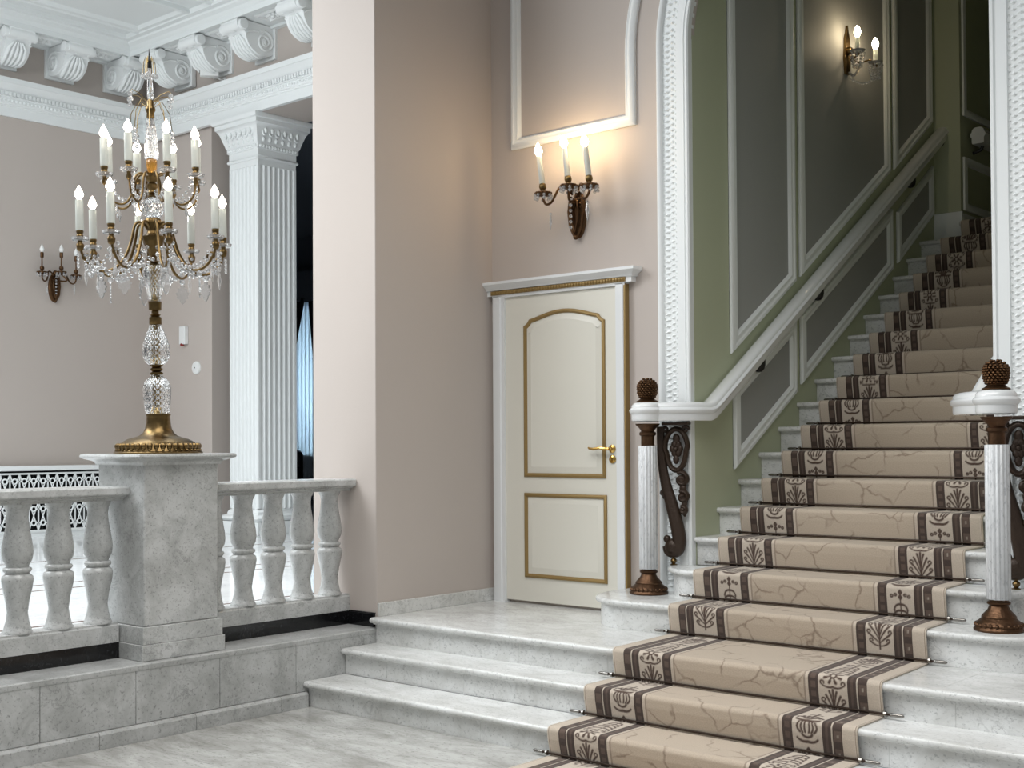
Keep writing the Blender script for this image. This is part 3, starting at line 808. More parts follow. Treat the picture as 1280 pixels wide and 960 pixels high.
# ================================================================ HANDRAILS AND NEWELS
RAILP = [(-.046, 0), (.046, 0), (.050, .010), (.050, .040), (.062, .052), (.064, .066), (.056, .076), (.050, .080), (.049, .092), (.038, .106), (.018, .112), (-.018, .112), (-.038, .106), (-.049, .092), (-.050, .080), (-.056, .076), (-.064, .066), (-.062, .052), (-.050, .040), (-.050, .010)]
def handrail(newel, ctrl, slope_x, y0, y1, label, brk, side):
    zb = 1.205
    r = empty('handrail', (newel[0], newel[1], zb)); tag(r, label, 'handrail')
    inv = Matrix.Translation((-newel[0], -newel[1], -zb))
    path = cat_path([(x, y, zb) for x, y in ctrl])
    path += [Vector((slope_x, y0+.035, zb+.012)), Vector((slope_x, y0+.09, zb+SL*.07))]
    for i in range(1, 13):
        y = y0+.09+(y1-y0-.09)*i/12; path.append(Vector((slope_x, y, zb+SL*(y-y0-.02))))
    m = MB(); m.rail(path, RAILP, inv)
    m.build('rail', M['gloss_white'], r, smooth=40)
    c = MB(); c.lathe([(x+.046, z) for x, z in RAILP[1:11]]+[(.0001, .112)], 28, cap=False, T=Matrix.Identity(4))
    c.lathe([(.064, -.0055), (.064, 0)], 28)
    c.build('rail_cap', M['gloss_white'], r, smooth=40)
    for yb in brk:
        z = zb+SL*(yb-y0-.02)
        b = MB(); b.lathe([(.001, -.085), (.02, -.080), (.036, -.060), (.042, -.035), (.042, .0)], 14, T=inv @ Matrix.Translation((slope_x, yb, z+.004)))
        b.tube([(slope_x, yb+.01, z-.055), (slope_x-side*.02, yb+.06, z-.035), (slope_x-side*.058, yb+.085, z-.02)], [.016, .010, .009], 8, T=inv)
        b.build('rail_bracket', M['black'], r)
    return r
handrail((1.448, -.219), [(1.40, -.235), (1.448, -.222), (1.56, -.17), (1.66, -.075), (1.702, .03)], 1.705, .03, 3.74, 'long white handrail along the sage green left stair wall', (.66, 1.47, 3.03, 3.68), 1)
handrail((3.60, -.40), [(3.66, -.42), (3.60, -.402), (3.46, -.32), (3.34, -.15), (3.325, .03)], 3.335, .03, 3.60, 'white handrail at the right of the stairs, mostly hidden by the arch', (.9, 2.2), -1)

def newel(name, loc, label):
    r = empty(name, loc); tag(r, label, 'newel post')
    b = MB(); b.lathe([(.114, 0), (.117, .008), (.115, .014), (.107, .022), (.110, .030), (.102, .042), (.086, .054), (.080, .060), (.080, .068), (.074, .076), (.052, .10), (.044, .118), (.046, .122), (.054, .128), (.054, .136), (.044, .142), (.042, .165), (.042, .175)], 32)
    for k in range(24):
        a = 2*PI*k/24; b.sphere((.105*math.cos(a), .105*math.sin(a), .030), .011, 6, 4)
    b.build('base', M['copper'], r)
    s = MB(); s.lathe([(.050, .148), (.054, .150), (.054, .885), (.050, .887)], 96, lobes=16, depth=.05); s.build('shaft', M['marble_shaft'], r, smooth=60)
    c = MB(); c.lathe([(.040, .885), (.040, .945), (.050, .952), (.050, .966), (.040, .974), (.042, .982), (.058, 1.0), (.072, 1.012), (.074, 1.020)], 28); c.build('collar', M['copper'], r)
    p = MB(); p.lathe([(.066, 1.150), (.066, 1.156), (.050, 1.164), (.042, 1.172), (.044, 1.180)], 28)
    for ring in range(10):
        t = ring/9; zz = 1.182+.106*t; rr = .061*math.sqrt(max(.03, 1-(2*(t*.93+.03)-1)**2)) if t > .25 else .048+.05*t
        n = 18 if ring < 7 else (13 if ring == 7 else (9 if ring == 8 else 4))
        for k in range(n):
            a = 2*PI*(k+.5*(ring % 2))/n; p.sphere((rr*.93*math.cos(a), rr*.93*math.sin(a), zz), .0105, 6, 4, (1, 1, .75))
    p.sphere((0, 0, 1.232), .055, 16, 10)
    p.build('pinecone_finial', M['bronze'], r, smooth=50)
    return r
newel('newel_post', (1.448, -.219, .1688), 'fluted marble newel post with bronze pinecone finial beside the cream door')
newel('newel_post', (3.60, -.40, .1688), 'fluted marble newel post with bronze pinecone on the right side of the stairs')

# carved scroll brackets standing beside the newels
def spiral(cx, cy, r0, r1, a0, a1, n=22):
    return [(cx+(r0+(r1-r0)*i/n)*math.cos(R(a0+(a1-a0)*i/n)), cy+(r0+(r1-r0)*i/n)*math.sin(R(a0+(a1-a0)*i/n))) for i in range(n+1)]
def scroll(name, loc, ang, label, S=1.0):
    """plane axes: a outward from the newel, b up; origin at the foot"""
    r = empty(name, loc, ang); tag(r, label, 'scroll baluster')
    W = lambda a, b: (a*S, 0, b)
    def strap(pts, w, rad, mb, flat=1.0): mb.tube([W(*p) for p in pts], rad if not isinstance(rad, tuple) else [rad[0]+(rad[1]-rad[0])*i/(len(pts)-1) for i in range(len(pts))], 10, flat=flat)
    m = MB()
    # main S-shaped stem from the top near the newel down to the lower volute
    stem_ = cat_path([(-.076, .835, 0), (-.076, .74, 0), (-.066, .60, 0), (-.043, .48, 0), (-.015, .38, 0), (.012, .28, 0), (.030, .20, 0), (.036, .14, 0), (.026, .088, 0), (-.004, .066, 0), (-.034, .078, 0), (-.046, .112, 0)], 5)
    n = len(stem_); rad = [.014+.026*math.sin(PI*min(1, max(0, i/n-.1)*1.15))**1.3+.006 for i in range(n)]
    for off in (-.5, 0, .5):
        m.tube([(p.x*S+off*.020, off*.004, p.y) for p in stem_], [q*.72 for q in rad], 8, T=Matrix.Diagonal((1, .95, 1, 1)))
    m.sphere((-.006, 0, .108), .050, 14, 9, (1, .75, 1)); m.sphere((-.040, 0, .155), .024, 10, 7)
    m.build('stem', M['dkbronze'], r, smooth=50)
    u = MB()                                 # big upper loop with a flower
    loop = [(.022+.072*math.cos(R(a))*(1.0 if math.sin(R(a)) > 0 else .85), .695+.125*math.sin(R(a))) for a in range(-110, 255, 12)]
    u.tube([W(*p) for p in loop], .0165, 8, T=Matrix.Diagonal((1, 1.5, 1, 1)))
    for k in range(6):
        a = 2*PI*k/6; u.sphere(((.022+.024*math.cos(a))*S, 0, .70+.030*math.sin(a)), .020, 8, 6, (1, .8, 1.2))
    u.sphere((.022*S, -.012, .70), .014, 8, 6); u.sphere((.022*S, 0, .76), .024, 8, 6, (1, .7, 1.3)); u.sphere((.020*S, 0, .635), .022, 8, 6, (.9, .7, 1.3))
    u.build('upper_loop', M['dkbronze'], r, smooth=50)
    for (cx, cz, rr) in ((.052, .515, .046), (.060, .410, .036), (.062, .330, .022)):
        l = MB(); l.tube([W(*p) for p in spiral(cx, cz, rr, .006, 120, -320)], .015, 7, T=Matrix.Diagonal((1, 1.4, 1, 1)))
        l.sphere((cx*S, 0, cz), rr*.62, 8, 6, (1, .7, 1))
        l.sphere(((cx+.01)*S, 0, cz-rr*1.15), rr*.5, 8, 6, (1, .7, 1.3)); l.build('leaf_scroll', M['dkbronze'], r, smooth=50)
    for (cx, cz, rr, a0, a1, q) in ((-.046, .815, .018, 200, -200, .010), (.080, .815, .022, 0, 360, .011), (-.064, .43, .024, 270, 600, .012)):
        l = MB(); l.tube([W(*p) for p in spiral(cx, cz, rr, .005, a0, a1)], q, 7); l.build('leaf_curl', M['dkbronze'], r, smooth=50)
    t = MB(); t.prism([(-.060*S, .842), (.100*S, .842), (.105*S, .850), (.105*S, .860), (-.060*S, .860)], -.035, .035, lambda a, b, d: (a, d, b))
    t.build('top_plate', M['dkbronze'], r, bevel=.004)
    f = MB(); f.lathe([(.022, 0), (.022, .004), (.010, .008), (.017, .018), (.020, .027), (.016, .036), (.008, .042), (.010, .056)], 14); f.build('foot', M['antique'], r)
    return r
scroll('scroll_baluster', (1.545, -.095, .3368), math.atan2(.28, .96), 'dark carved bronze scroll under the handrail beside the newel by the door', 1.0)
scroll('scroll_baluster', (3.578, -.100, .3368), math.atan2(.28, .96), 'dark carved bronze scroll beside the newel on the right of the stairs', .9)
# ================================================================ BALUSTRADE
BAL = [(0, .074), (.012, .074), (.03, .066), (.09, .056), (.16, .050), (.25, .058), (.35, .072), (.41, .0775), (.44, .074), (.458, .060), (.465, .057), (.475, .066), (.49, .070), (.505, .066), (.512, .055), (.53, .058), (.57, .072), (.62, .0765), (.67, .074), (.75, .065), (.83, .056), (.9, .052), (.95, .056), (.985, .067), (1, .069)]
bal_mesh = None
def balustrade(y0, y1, ys, label, b0, b1):
    global bal_mesh
    r = empty('balustrade', (-.317, (y0+y1)/2, .02)); tag(r, label, 'balustrade')
    inv = Matrix.Translation((.317, -(y0+y1)/2, -.02))
    b = MB(); b.prism([(-.385, .0205), (-.247, .0205), (-.247, .108), (-.254, .116), (-.254, .125), (-.378, .125), (-.385, .108)], b0, b1, PX2, inv)
    b.build('base_rail', M['marble_ped'], r, smooth=20)
    t = MB(); t.prism([(-.395, .780), (-.240, .780), (-.240, .793), (-.212, .800), (-.212, .808), (-.186, .812), (-.182, .818), (-.182, .848), (-.190, .856), (-.445, .856), (-.452, .848), (-.452, .818), (-.395, .800)], y0, y1, PX2, inv)
    t.build('top_rail', M['marble_ped'], r, smooth=20)
    for y in ys:
        if bal_mesh is None:
            m = MB(); m.lathe([(q*1.02, .655*z) for z, q in BAL], 28); o = m.build('baluster', M['marble_ped'], r, smooth=60); bal_mesh = o.data
        else:
            o = bpy.data.objects.new('baluster', bal_mesh); COL.objects.link(o); o.parent = r
        o.location = (0, y-(y0+y1)/2, .105)
    return r
PX2 = lambda a, b, d: (a, d, b)
balustrade(-2.243, -1.098, [-1.205, -1.428, -1.651, -1.874, -2.097], 'grey marble balustrade between the pedestal and the wall pier', -2.216, -1.098)
balustrade(-6.0, -2.717, [-2.828-.226*i for i in range(0, 14)], 'grey marble balustrade running out of frame from the candelabra pedestal', -6.0, -2.744)

PC = (-.275, -2.48)
r = empty('pedestal', (PC[0], PC[1], -.065)); tag(r, 'square marble pedestal carrying the lit candelabra', 'pedestal')
m = MB(); m.box(-.252, -.262, 0, .252, .262, .085); m.build('plinth', M['marble_ped'], r, bevel=.003)
m = MB(); m.box(-.243, -.253, .0852, .243, .253, .178); m.build('plinth', M['marble_ped'], r, bevel=.003)
m = MB(); m.box(-.225, -.235, .1782, .225, .235, 1.05); m.build('shaft', M['marble_ped'], r, bevel=.007)
m = MB()
sq = lambda hx, hy: [(-hx, -hy), (hx, -hy), (hx, hy), (-hx, hy)]
pr = [(0, 1.035), (-.012, 1.035), (-.014, 1.045), (-.022, 1.055), (-.040, 1.062), (-.058, 1.068), (-.070, 1.074), (-.074, 1.082), (-.070, 1.092), (-.060, 1.0955), (0, 1.0955)]
m.sweep(sq(.225, .235), pr, XY, closed=True); m.box(-.224, -.234, 1.04, .224, .234, 1.095)
m.build('cap', M['marble_ped'], r, smooth=40)

# ================================================================ CRYSTAL CANDELABRA
CZ = 1.0305
cand = empty('candelabra', (PC[0], PC[1], CZ)); tag(cand, 'tall brass and crystal candelabra with two tiers of lit candles on the marble pedestal', 'candelabra')
def part(name, prof, mat, seg=28, lobes=0, depth=0, smooth=50, lab=None):
    m = MB(); m.lathe(prof, seg, lobes=lobes, depth=depth); o = m.build(name, M[mat], cand, smooth=smooth)
    if lab: o['label'] = lab
    return o
cbase = part('base', [(.240, 0), (.242, .006), (.236, .012), (.226, .014), (.222, .022), (.216, .045), (.196, .062), (.165, .080), (.135, .088), (.105, .098), (.084, .115), (.072, .140), (.066, .170), (.064, .205), (.068, .214), (.066, .220)], 'antique', 48)
m = MB()
for k in range(40):
    a = 2*PI*k/40
    m.sphere((.217*math.cos(a), .217*math.sin(a), .040), .017, 6, 5, (1, 1, 1.1)); m.sphere((.226*math.cos(a), .226*math.sin(a), .019), .008, 5, 4)
cring = m.build('leaf_ring', M['antique'], cand)
part('glass_jar', [(.060, .221), (.066, .24), (.072, .29), (.075, .34), (.074, .375), (.066, .40), (.045, .418), (.034, .426), (.032, .436)], 'glass_cut', 40, 20, .015)
part('collar', [(.030, .437), (.036, .440), (.036, .450), (.022, .456), (.034, .462), (.034, .472), (.024, .478), (.036, .486), (.036, .494)], 'antique')
part('glass_pear', [(.040, .495), (.055, .505), (.070, .535), (.075, .57), (.070, .61), (.055, .655), (.040, .69), (.032, .715)], 'glass_cut', 40, 20, .015)
part('collar', [(.030, .716), (.034, .720), (.034, .756), (.022, .764), (.032, .772), (.020, .780), (.020, .790), (.034, .798), (.036, .845), (.030, .848)], 'antique')
part('glass_urn', [(.026, .849), (.034, .87), (.046, .92), (.058, .98), (.062, 1.01), (.058, 1.03), (.040, 1.045)], 'glass_cut', 40, 20, .015)
part('collar', [(.022, 1.046), (.034, 1.052), (.022, 1.060), (.030, 1.070), (.016, 1.078), (.018, 1.095), (.026, 1.10)], 'antique')
part('swirl_vase', [(.024, 1.10), (.034, 1.13), (.052, 1.17), (.062, 1.20), (.062, 1.208), (.050, 1.214), (.034, 1.225), (.030, 1.245), (.044, 1.275), (.046, 1.30), (.036, 1.312)], 'antique', 40, 12, .04)
part('glass_ball', [(.030, 1.313), (.048, 1.325), (.058, 1.355), (.056, 1.385), (.044, 1.410), (.026, 1.425)], 'glass_cut', 40, 14, .04)
part('stem', [(.024, 1.426), (.030, 1.435), (.018, 1.445), (.028, 1.455), (.020, 1.47), (.030, 1.48), (.030, 1.50), (.018, 1.51), (.034, 1.525), (.036, 1.545), (.022, 1.553), (.026, 1.562)], 'antique')
part('amber_vase', [(.020, 1.563), (.026, 1.58), (.030, 1.61), (.030, 1.635), (.026, 1.642)], 'amber', 24)
part('glass_obelisk', [(.034, 1.643), (.038, 1.655), (.036, 1.70), (.030, 1.78), (.020, 1.86), (.017, 1.868)], 'glass_cut', 16, 8, .05)
part('hub', [(.016, 1.869), (.022, 1.875), (.020, 1.90), (.028, 1.915), (.028, 1.925), (.018, 1.94), (.020, 1.96), (.012, 1.975)], 'antique')
part('glass_spire', [(.014, 1.976), (.018, 1.99), (.016, 2.06), (.010, 2.14), (.006, 2.15)], 'glass', 8)
part('tip', [(.008, 2.151), (.012, 2.16), (.010, 2.175), (.014, 2.19), (.006, 2.20), (.004, 2.23), (.001, 2.262)], 'black', 10)
m = MB()
for i in range(6): m.tube([(0, 0, .23+.001*i), (0, 0, .231+.001*i)], .003, 6) if False else None
for z0, z1 in ((.222, .436), (.496, .715), (.85, 1.045)): m.tube([(0, 0, z0), (0, 0, z1)], .008, 8); m.lathe([(.002, z0), (.02, z0+.002), (.012, z0+.03), (.006, z0+.045)], 10); m.lathe([(.006, z1-.04), (.013, z1-.028), (.018, z1-.002), (.002, z1)], 10)
m.build('inner_rod', M['wire'], cand)

def bead(mb, c, r): mb.sphere(c, r, 8, 5)
def drop(mb, top, L, r):                    # faceted pendant
    mb.lathe([(.001, -L), (r*.55, -L*.75), (r, -L*.45), (r*.5, -L*.15), (r*.7, -L*.08), (.001, 0)], 6, c=top)
def leaf_drop(mb, top, w, L, ang):          # flat scalloped plate
    o = [(0, 0), (.18, .06), (.14, .16), (.38, .20), (.30, .34), (.5, .42), (.36, .56), (.42, .66), (.22, .72), (.2, .84), (0, 1)]
    pts = o+[(-a, b) for a, b in reversed(o[1:-1])]
    T = Matrix.Translation(top) @ Matrix.Rotation(ang, 4, 'Z')
    mb.prism([(a*w*2*.5*2, -b*L) for a, b in pts], -.004, .004, lambda a, b, d: (a, d, b), T)
CAMR = math.atan2(-.66, -.75)
def arm_tree(kind):
    a = MB(); lower = kind == 'lower'
    if lower:
        Rr, zp = .392, 1.165
        path = cat_path([(.03, 0, 1.25), (.065, 0, 1.285), (.098, 0, 1.27), (.118, 0, 1.19), (.150, 0, 1.10), (.205, 0, 1.03), (.275, 0, 1.005), (.335, 0, 1.03), (.380, 0, 1.09), (Rr, 0, zp-.02)], 5)
        a.tube(path, [.0085-.0015*abs(2*i/(len(path)-1)-1) for i in range(len(path))], 7)
        a.lathe([(.010, -.055), (.018, -.045), (.022, -.02), (.012, -.006), (.014, 0)], 12, c=(Rr, 0, zp))
        a.tube(spiral3(.365, 1.075), .006, 6); L, br = .165, .024
    else:
        Rr, zp = .262, 1.520
        path = cat_path([(.02, 0, 1.535), (.06, 0, 1.56), (.095, 0, 1.53), (.115, 0, 1.44), (.15, 0, 1.385), (.20, 0, 1.38), (.245, 0, 1.42), (Rr, 0, zp-.02)], 5)
        a.tube(path, .0062, 7); a.lathe([(.008, -.045), (.015, -.03), (.010, -.006), (.012, 0)], 12, c=(Rr, 0, zp)); L, br = .150, .0235
    o = a.build('arm', M['antique'], cand, smooth=60)
    p = MB(); p.lathe([(.012, 0), (.040, .002), (.046, .010), (.048, .020), (.042, .021), (.036, .010), (.012, .008)], 16, c=(Rr, 0, zp)); p.build('drip_pan', M['drop'], o)
    s = MB(); s.lathe([(.012, .006), (.017, .012), (.020, .026), (.016, .036), (.020, .050), (.018, .058)], 14, c=(Rr, 0, zp)); s.build('socket', M['antique'], o)
    c = MB(); c.lathe([(.0215, .058), (.0220, .06), (.0210, .06+L), (.010, .062+L)], 16, c=(Rr, 0, zp)); c.build('candle', M['candle'], o)
    b = MB(); b.lathe([(.009, 0), (.013, .006), (br, .022), (br*.95, .032), (br*.66, .050), (br*.28, .066), (.002, .076)], 14, c=(Rr, 0, zp+.062+L)); b.build('bulb', M['bulb_small'], o)
    d = MB()
    if lower:
        for k in range(4): bead(d, (Rr-.05, .0, zp-.055-.024*k), .010) if False else bead(d, (Rr+.012, 0, zp-.075-.021*k), .0095)
        d.build('bead_string', M['drop'], o, smooth=20); d = MB(); bead(d, (.365, 0, 1.03), .010); drop(d, (.365, 0, 1.02), .10, .012)
        d.build('pendant', M['drop'], o, smooth=20); d = MB(); bead(d, (.285, 0, .985), .017); leaf_drop(d, (.285, 0, .968), .040, .115, PI/2+.6)
    else:
        for k in range(5): bead(d, (Rr-.006, .02, zp-.03-.020*k), .0095)
        d.build('bead_string', M['drop'], o, smooth=20); d = MB(); drop(d, (.20, 0, 1.37), .07, .010)
    d.build('pendant', M['drop'], o, smooth=20)
    return o
def spiral3(rc, z): return [(rc+q[0], 0, z+q[1]) for q in spiral(0, 0, .030, .004, 200, -160, 14)]
BASE = R(56.8)                               # arms are set round the stem in eighths
for kind in ('lower', 'upper'):
    first = arm_tree(kind)
    for k in range(8):
        o = first if k == 0 else copy_tree(first, cand)
        o.rotation_euler = (0, 0, BASE-R(33 if kind == 'lower' else 27)+2*PI*k/8)
def chain(r, z, sag, n, rb):
    m = MB(); a0, a1 = BASE-R(35), BASE-R(35)+PI/4
    P0 = Vector((r*math.cos(a0), r*math.sin(a0), z)); P1 = Vector((r*math.cos(a1), r*math.sin(a1), z))
    for i in range(n+1):
        t = i/n; p = P0.lerp(P1, t); p.z -= sag*4*t*(1-t); bead(m, p, rb*(1.35 if i == n//2 else 1))
    return m.build('bead_chain', M['drop'], cand, smooth=20)
def inner_chain(r0, z0, r1, z1, sag, n, rb):
    m = MB(); a0 = BASE-R(35)+.1
    for i in range(n+1):
        t = i/n; rr = r0+(r1-r0)*t; z = z0+(z1-z0)*t-sag*4*t*(1-t); bead(m, (rr*math.cos(a0), rr*math.sin(a0), z), rb)
    return m.build('bead_chain', M['drop'], cand, smooth=20)
for f in (chain(.375, 1.13, .13, 12, .011), inner_chain(.07, 1.14, .37, 1.12, .13, 14, .011), inner_chain(.06, 1.45, .25, 1.50, .07, 9, .010)):
    for k in range(1, 8):
        o = copy_tree(f, cand); o.rotation_euler = (0, 0, 2*PI*k/8)
# wire sprays with round drops near the top
def spray(n, z0, r, zend, nb, turn):
    for k in range(n):
        a = 2*PI*(k+turn)/n; ca, sa = math.cos(a), math.sin(a)
        w = MB(); w.tube([(.02*ca, .02*sa, z0), (r*.55*ca, r*.55*sa, z0+.035), (r*.9*ca, r*.9*sa, (z0+zend)/2+.03), (r*ca, r*sa, zend)], .0022, 5)
        o = w.build('spray_wire', M['wire'], cand)
        d = MB()
        for i in range(nb): bead(d, (r*ca+.006*(i % 2), r*sa, zend-.014-.028*i), .0145-.001*i)
        d.build('round_drop', M['drop'], o, smooth=20)
spray(8, 1.93, .115, 1.80, 3, .2); spray(6, 1.965, .125, 2.00, 2, .5); spray(6, 2.18, .035, 2.12, 1, .1)

_d = Vector((-math.cos(BASE), -math.sin(BASE), 0))   # the stem leans a little, as in the photo
cand.rotation_euler = Matrix.Rotation(R(1.25), 3, Vector((0, 0, 1)).cross(_d)).to_euler()
for _o in (cbase, cring): _o.rotation_euler = Matrix.Rotation(R(-1.25), 3, Vector((0, 0, 1)).cross(_d)).to_euler()

# ================================================================ WALL LAMPS
def wall_lamp(name, loc, rz, label, lit=True, lean=0., scale=1.0, mat='bronze', glowmat='bulb', tube=True, arms=((-.115, -.225, .130), (.095, -.225, .150), (.262, -.225, .130))):
    """local axes: x along the wall, y out of the wall (negative), z up; origin at the back plate"""
    r = empty(name, loc, rz); r.scale = (scale,)*3; tag(r, label, 'wall lamp')
    p = MB(); p.lathe([(.001, .034), (.03, .030), (.055, .016), (.066, .004), (.066, 0)], 24, T=Matrix.Rotation(PI/2, 4, 'X') @ Matrix.Diagonal((1, 2.35, 1, 1)))
    for s in (-1, 1):
        p.tube([(s*.045, -.03, .12), (s*.058, -.035, .02), (s*.045, -.035, -.08), (s*.012, -.03, -.145)], .010, 7)
        p.tube([(s*.01, -.04, .10), (s*.03, -.05, .03), (s*.02, -.05, -.06), (0, -.045, -.12)], .008, 6)
        p.tube([(q[0], -.035, q[1]) for q in spiral(s*.035, .06, .03, .005, 90, 90+s*420, 16)], .007, 6)
    p.sphere((0, -.04, .16), .03, 10, 7); p.sphere((0, -.035, -.15), .018, 8, 6)
    p.build('back_plate', M[mat], r, smooth=50)
    for (ax, ay, az) in arms:
        a = MB()
        if not 0 < ax < .1:
            s = 1 if ax > 0 else -1
            a.tube(cat_path([(s*.02, -.04, .13), (ax*.28, ay*.40, .165), (ax*.48, ay*.58, .165), (ax*.58, ay*.72, .115), (ax*.68, ay*.84, .065), (ax*.85, ay*.96, .050), (ax*.97, ay, .075), (ax, ay, az-.03)], 4), .0085, 7)
        else:
            a.tube(cat_path([(0, -.03, .10), (.02, -.10, .07), (.06, -.18, .07), (ax, ay, az-.03)], 4), .009, 7)
        a.lathe([(.012, -.03), (.045, -.022), (.052, -.012), (.052, 0), (.048, .002), (.016, .002)], 16, c=(ax, ay, az))
        for k in range(10):
            t = 2*PI*k/10; a.sphere((ax+.05*math.cos(t), ay+.05*math.sin(t), az-.006), .009, 6, 4)
        o = a.build('arm', M[mat], r, smooth=50)
        Tl = Matrix.Translation((ax, ay, az)) @ Matrix.Rotation(lean, 4, 'Y')
        s_ = MB(); s_.lathe([(.016, .0), (.013, .014), (.021, .022), (.024, .034), (.022, .050), (.018, .056)], 14, T=Tl); s_.build('socket', M['antique' if lit else mat], o)
        cl = .185 if tube else .11; cr = .0195 if tube else .008
        c = MB(); c.lathe([(cr*.96, .056), (cr, .058), (cr*.92, .056+cl), (.012, .058+cl)], 16, T=Tl)
        if not tube: c.lathe([(.016, .04+cl), (.019, .05+cl), (.019, .09+cl), (.014, .10+cl)], 12, T=Tl); cl += .04
        c.build('candle', M['candle'] if tube else M[mat], o)
        b = MB(); z = .058+cl; b.lathe([(.010, z), (.016, z+.008), (.025, z+.026), (.024, z+.040), (.016, z+.060), (.007, z+.078), (.002, z+.088)], 14, T=Tl)
        b.build('bulb', M[glowmat if lit else 'bulb_off'], o)
        d = MB()
        for k in range(8):
            t = 2*PI*k/8; q = (ax+.052*math.cos(t), ay+.052*math.sin(t), az-.022)
            bead(d, q, .010); bead(d, (q[0], q[1], q[2]-.020), .011)
        if ax < 0:
            d.build('crystals', M['drop'], o, smooth=20); d = MB(); drop(d, (ax+.06, ay, az-.16), .09, .010); bead(d, (ax+.06, ay, az-.15), .010)
        elif ax > .1: d.build('crystals', M['drop'], o, smooth=20); d = MB(); drop(d, (ax-.02, ay, az-.10), .13, .014)
        else:
            d.build('crystals', M['drop'], o, smooth=20); d = MB()
            for k in range(6): bead(d, (-.01, -.075, az-.06-.036*k), .012)
        d.build('pendant', M['drop'], o, smooth=20)
    return r
wall_lamp('wall_lamp', (.765, 0, 2.565), 0, 'lit bronze wall lamp with three candle bulbs above the cream door', lean=R(-8), glowmat='bulb')
wall_lamp('wall_lamp', (HX, 1.458, 3.02), PI/2, 'unlit dark bronze wall lamp with three thin candles on the far hall wall', lit=False, scale=1.12, tube=False, arms=((-.20, -.12, .150), (.02, -.13, .170), (.20, -.12, .150)))
# lit crystal lamp on the stair wall: x along the wall, y out of the wall
def stair_lamp():
    r = empty('wall_lamp', (SX0+.003, 2.06, 3.93), PI/2); tag(r, 'lit crystal wall lamp hung with beads on the grey stair wall panel', 'wall lamp')
    p = MB(); p.prism([(-.03, -.17), (.03, -.17), (.045, -.05), (.03, .10), (.012, .14), (0, .19), (-.012, .14), (-.03, .10), (-.045, -.05)], -.02, 0, lambda a, b, d: (a, d, b))
    p.sphere((0, -.03, 0), .03, 10, 7)
    p.build('back_plate', M['antique'], r, smooth=40)
    for (ax, ay, az) in ((-.10, -.14, -.06), (.13, -.17, -.10)):
        a = MB(); a.tube(cat_path([(0, -.03, -.02), (ax*.35, ay*.45, -.085), (ax*.75, ay*.85, -.07), (ax, ay, az-.02)], 5), .007, 7)
        a.lathe([(.010, -.02), (.018, -.01), (.012, 0)], 12, c=(ax, ay, az))
        o = a.build('arm', M['antique'], r, smooth=60)
        q = MB(); q.lathe([(.012, 0), (.045, .004), (.055, .018), (.050, .020), (.012, .008)], 16, c=(ax, ay, az)); q.build('drip_pan', M['drop'], o)
        c = MB(); c.lathe([(.018, .008), (.018, .11), (.010, .114)], 14, c=(ax, ay, az)); c.build('candle', M['candle'], o)
        b = MB(); b.lathe([(.010, .114), (.020, .130), (.025, .150), (.020, .172), (.008, .192), (.002, .198)], 14, c=(ax, ay, az)); b.build('bulb', M['bulb_stair'], o)
        d = MB()
        for k in range(9):
            t = 2*PI*k/9
            for j in range(5): bead(d, (ax+.05*math.cos(t)*(1-.1*j), ay+.05*math.sin(t)*(1-.1*j), az-.012-.022*j), .009)
        for j in range(12): bead(d, (ax*(1-j/12), ay*(1-j/12)-.02, az-.09-.05*math.sin(PI*j/12)), .010)
        d.build('crystals', M['drop'], o, smooth=20)
    return r
stair_lamp()

# ================================================================ THE HALL: COLUMN, BRACKETS, RADIATOR COVER
cx0, cx1, cy0, cy1 = -6.855, -6.289, 2.822, 3.399
cxm, cym = (cx0+cx1)/2, (cy0+cy1)/2
r = empty('fluted_column', (cxm, cym, 0)); tag(r, 'square fluted white column in the hall opening', 'column', kind='thing')
hx, hy = (cx1-cx0)/2, (cy1-cy0)/2
m = MB(); m.box(-hx-.075, -hy-.075, 0, hx+.075, hy+.075, .155); m.build('plinth', M['white'], r, bevel=.006)
m = MB(); m.sweep(sq(hx, hy), [(.01, .155), (-.03, .155), (-.065, .165), (-.08, .195), (-.065, .225), (-.03, .235), (-.022, .245), (-.022, .262), (-.005, .29), (.01, .30)], XY, closed=True); m.build('torus_base', M['white'], r, smooth=50)
def fluted_outline(n=7, dep=.024):
    pts = []
    for (ax, ay, bx, by) in ((-hx, -hy, hx, -hy), (hx, -hy, hx, hy), (hx, hy, -hx, hy), (-hx, hy, -hx, -hy)):
        A = Vector((ax, ay)); B = Vector((bx, by)); t = (B-A).normalized(); L = (B-A).length; nn = Vector((-t.y, t.x))
        pts.append(tuple(A)); pitch = (L-.05)/n
        for k in range(n):
            c = .025+pitch*(k+.5); w = pitch*.39
            for j in range(7):
                u = -1+2*j/6; q = A+t*(c+w*u)+nn*(dep*math.sqrt(max(0, 1-u*u))); pts.append(tuple(q))
    return pts
m = MB(); m.prism(fluted_outline(), .30, 4.44, XY); m.build('shaft', M['white'], r, smooth=25)
m = MB(); m.sweep(sq(hx, hy), [(.02, .29), (0, .29), (0, .31), (.02, .31)], XY, closed=True); m.build('shaft_foot', M['white'], r); m = MB()
k_ = MB(); k_.box(-hx+.002, -hy+.002, 4.43, hx-.002, hy-.002, 5.0); k_.build('necking', M['white'], r)
m.sweep(sq(hx, hy), [(.01, 4.50), (-.012, 4.50), (-.022, 4.52), (-.012, 4.54), (-.002, 4.545), (-.002, 4.62), (-.02, 4.63), (-.02, 4.68), (-.03, 4.69), (-.045, 4.74), (-.055, 4.77), (-.085, 4.86), (-.115, 4.905), (-.125, 4.91), (-.125, 4.96), (-.150, 4.97), (-.160, 5.0), (-.160, 5.018), (.01, 5.018)], XY, closed=True)
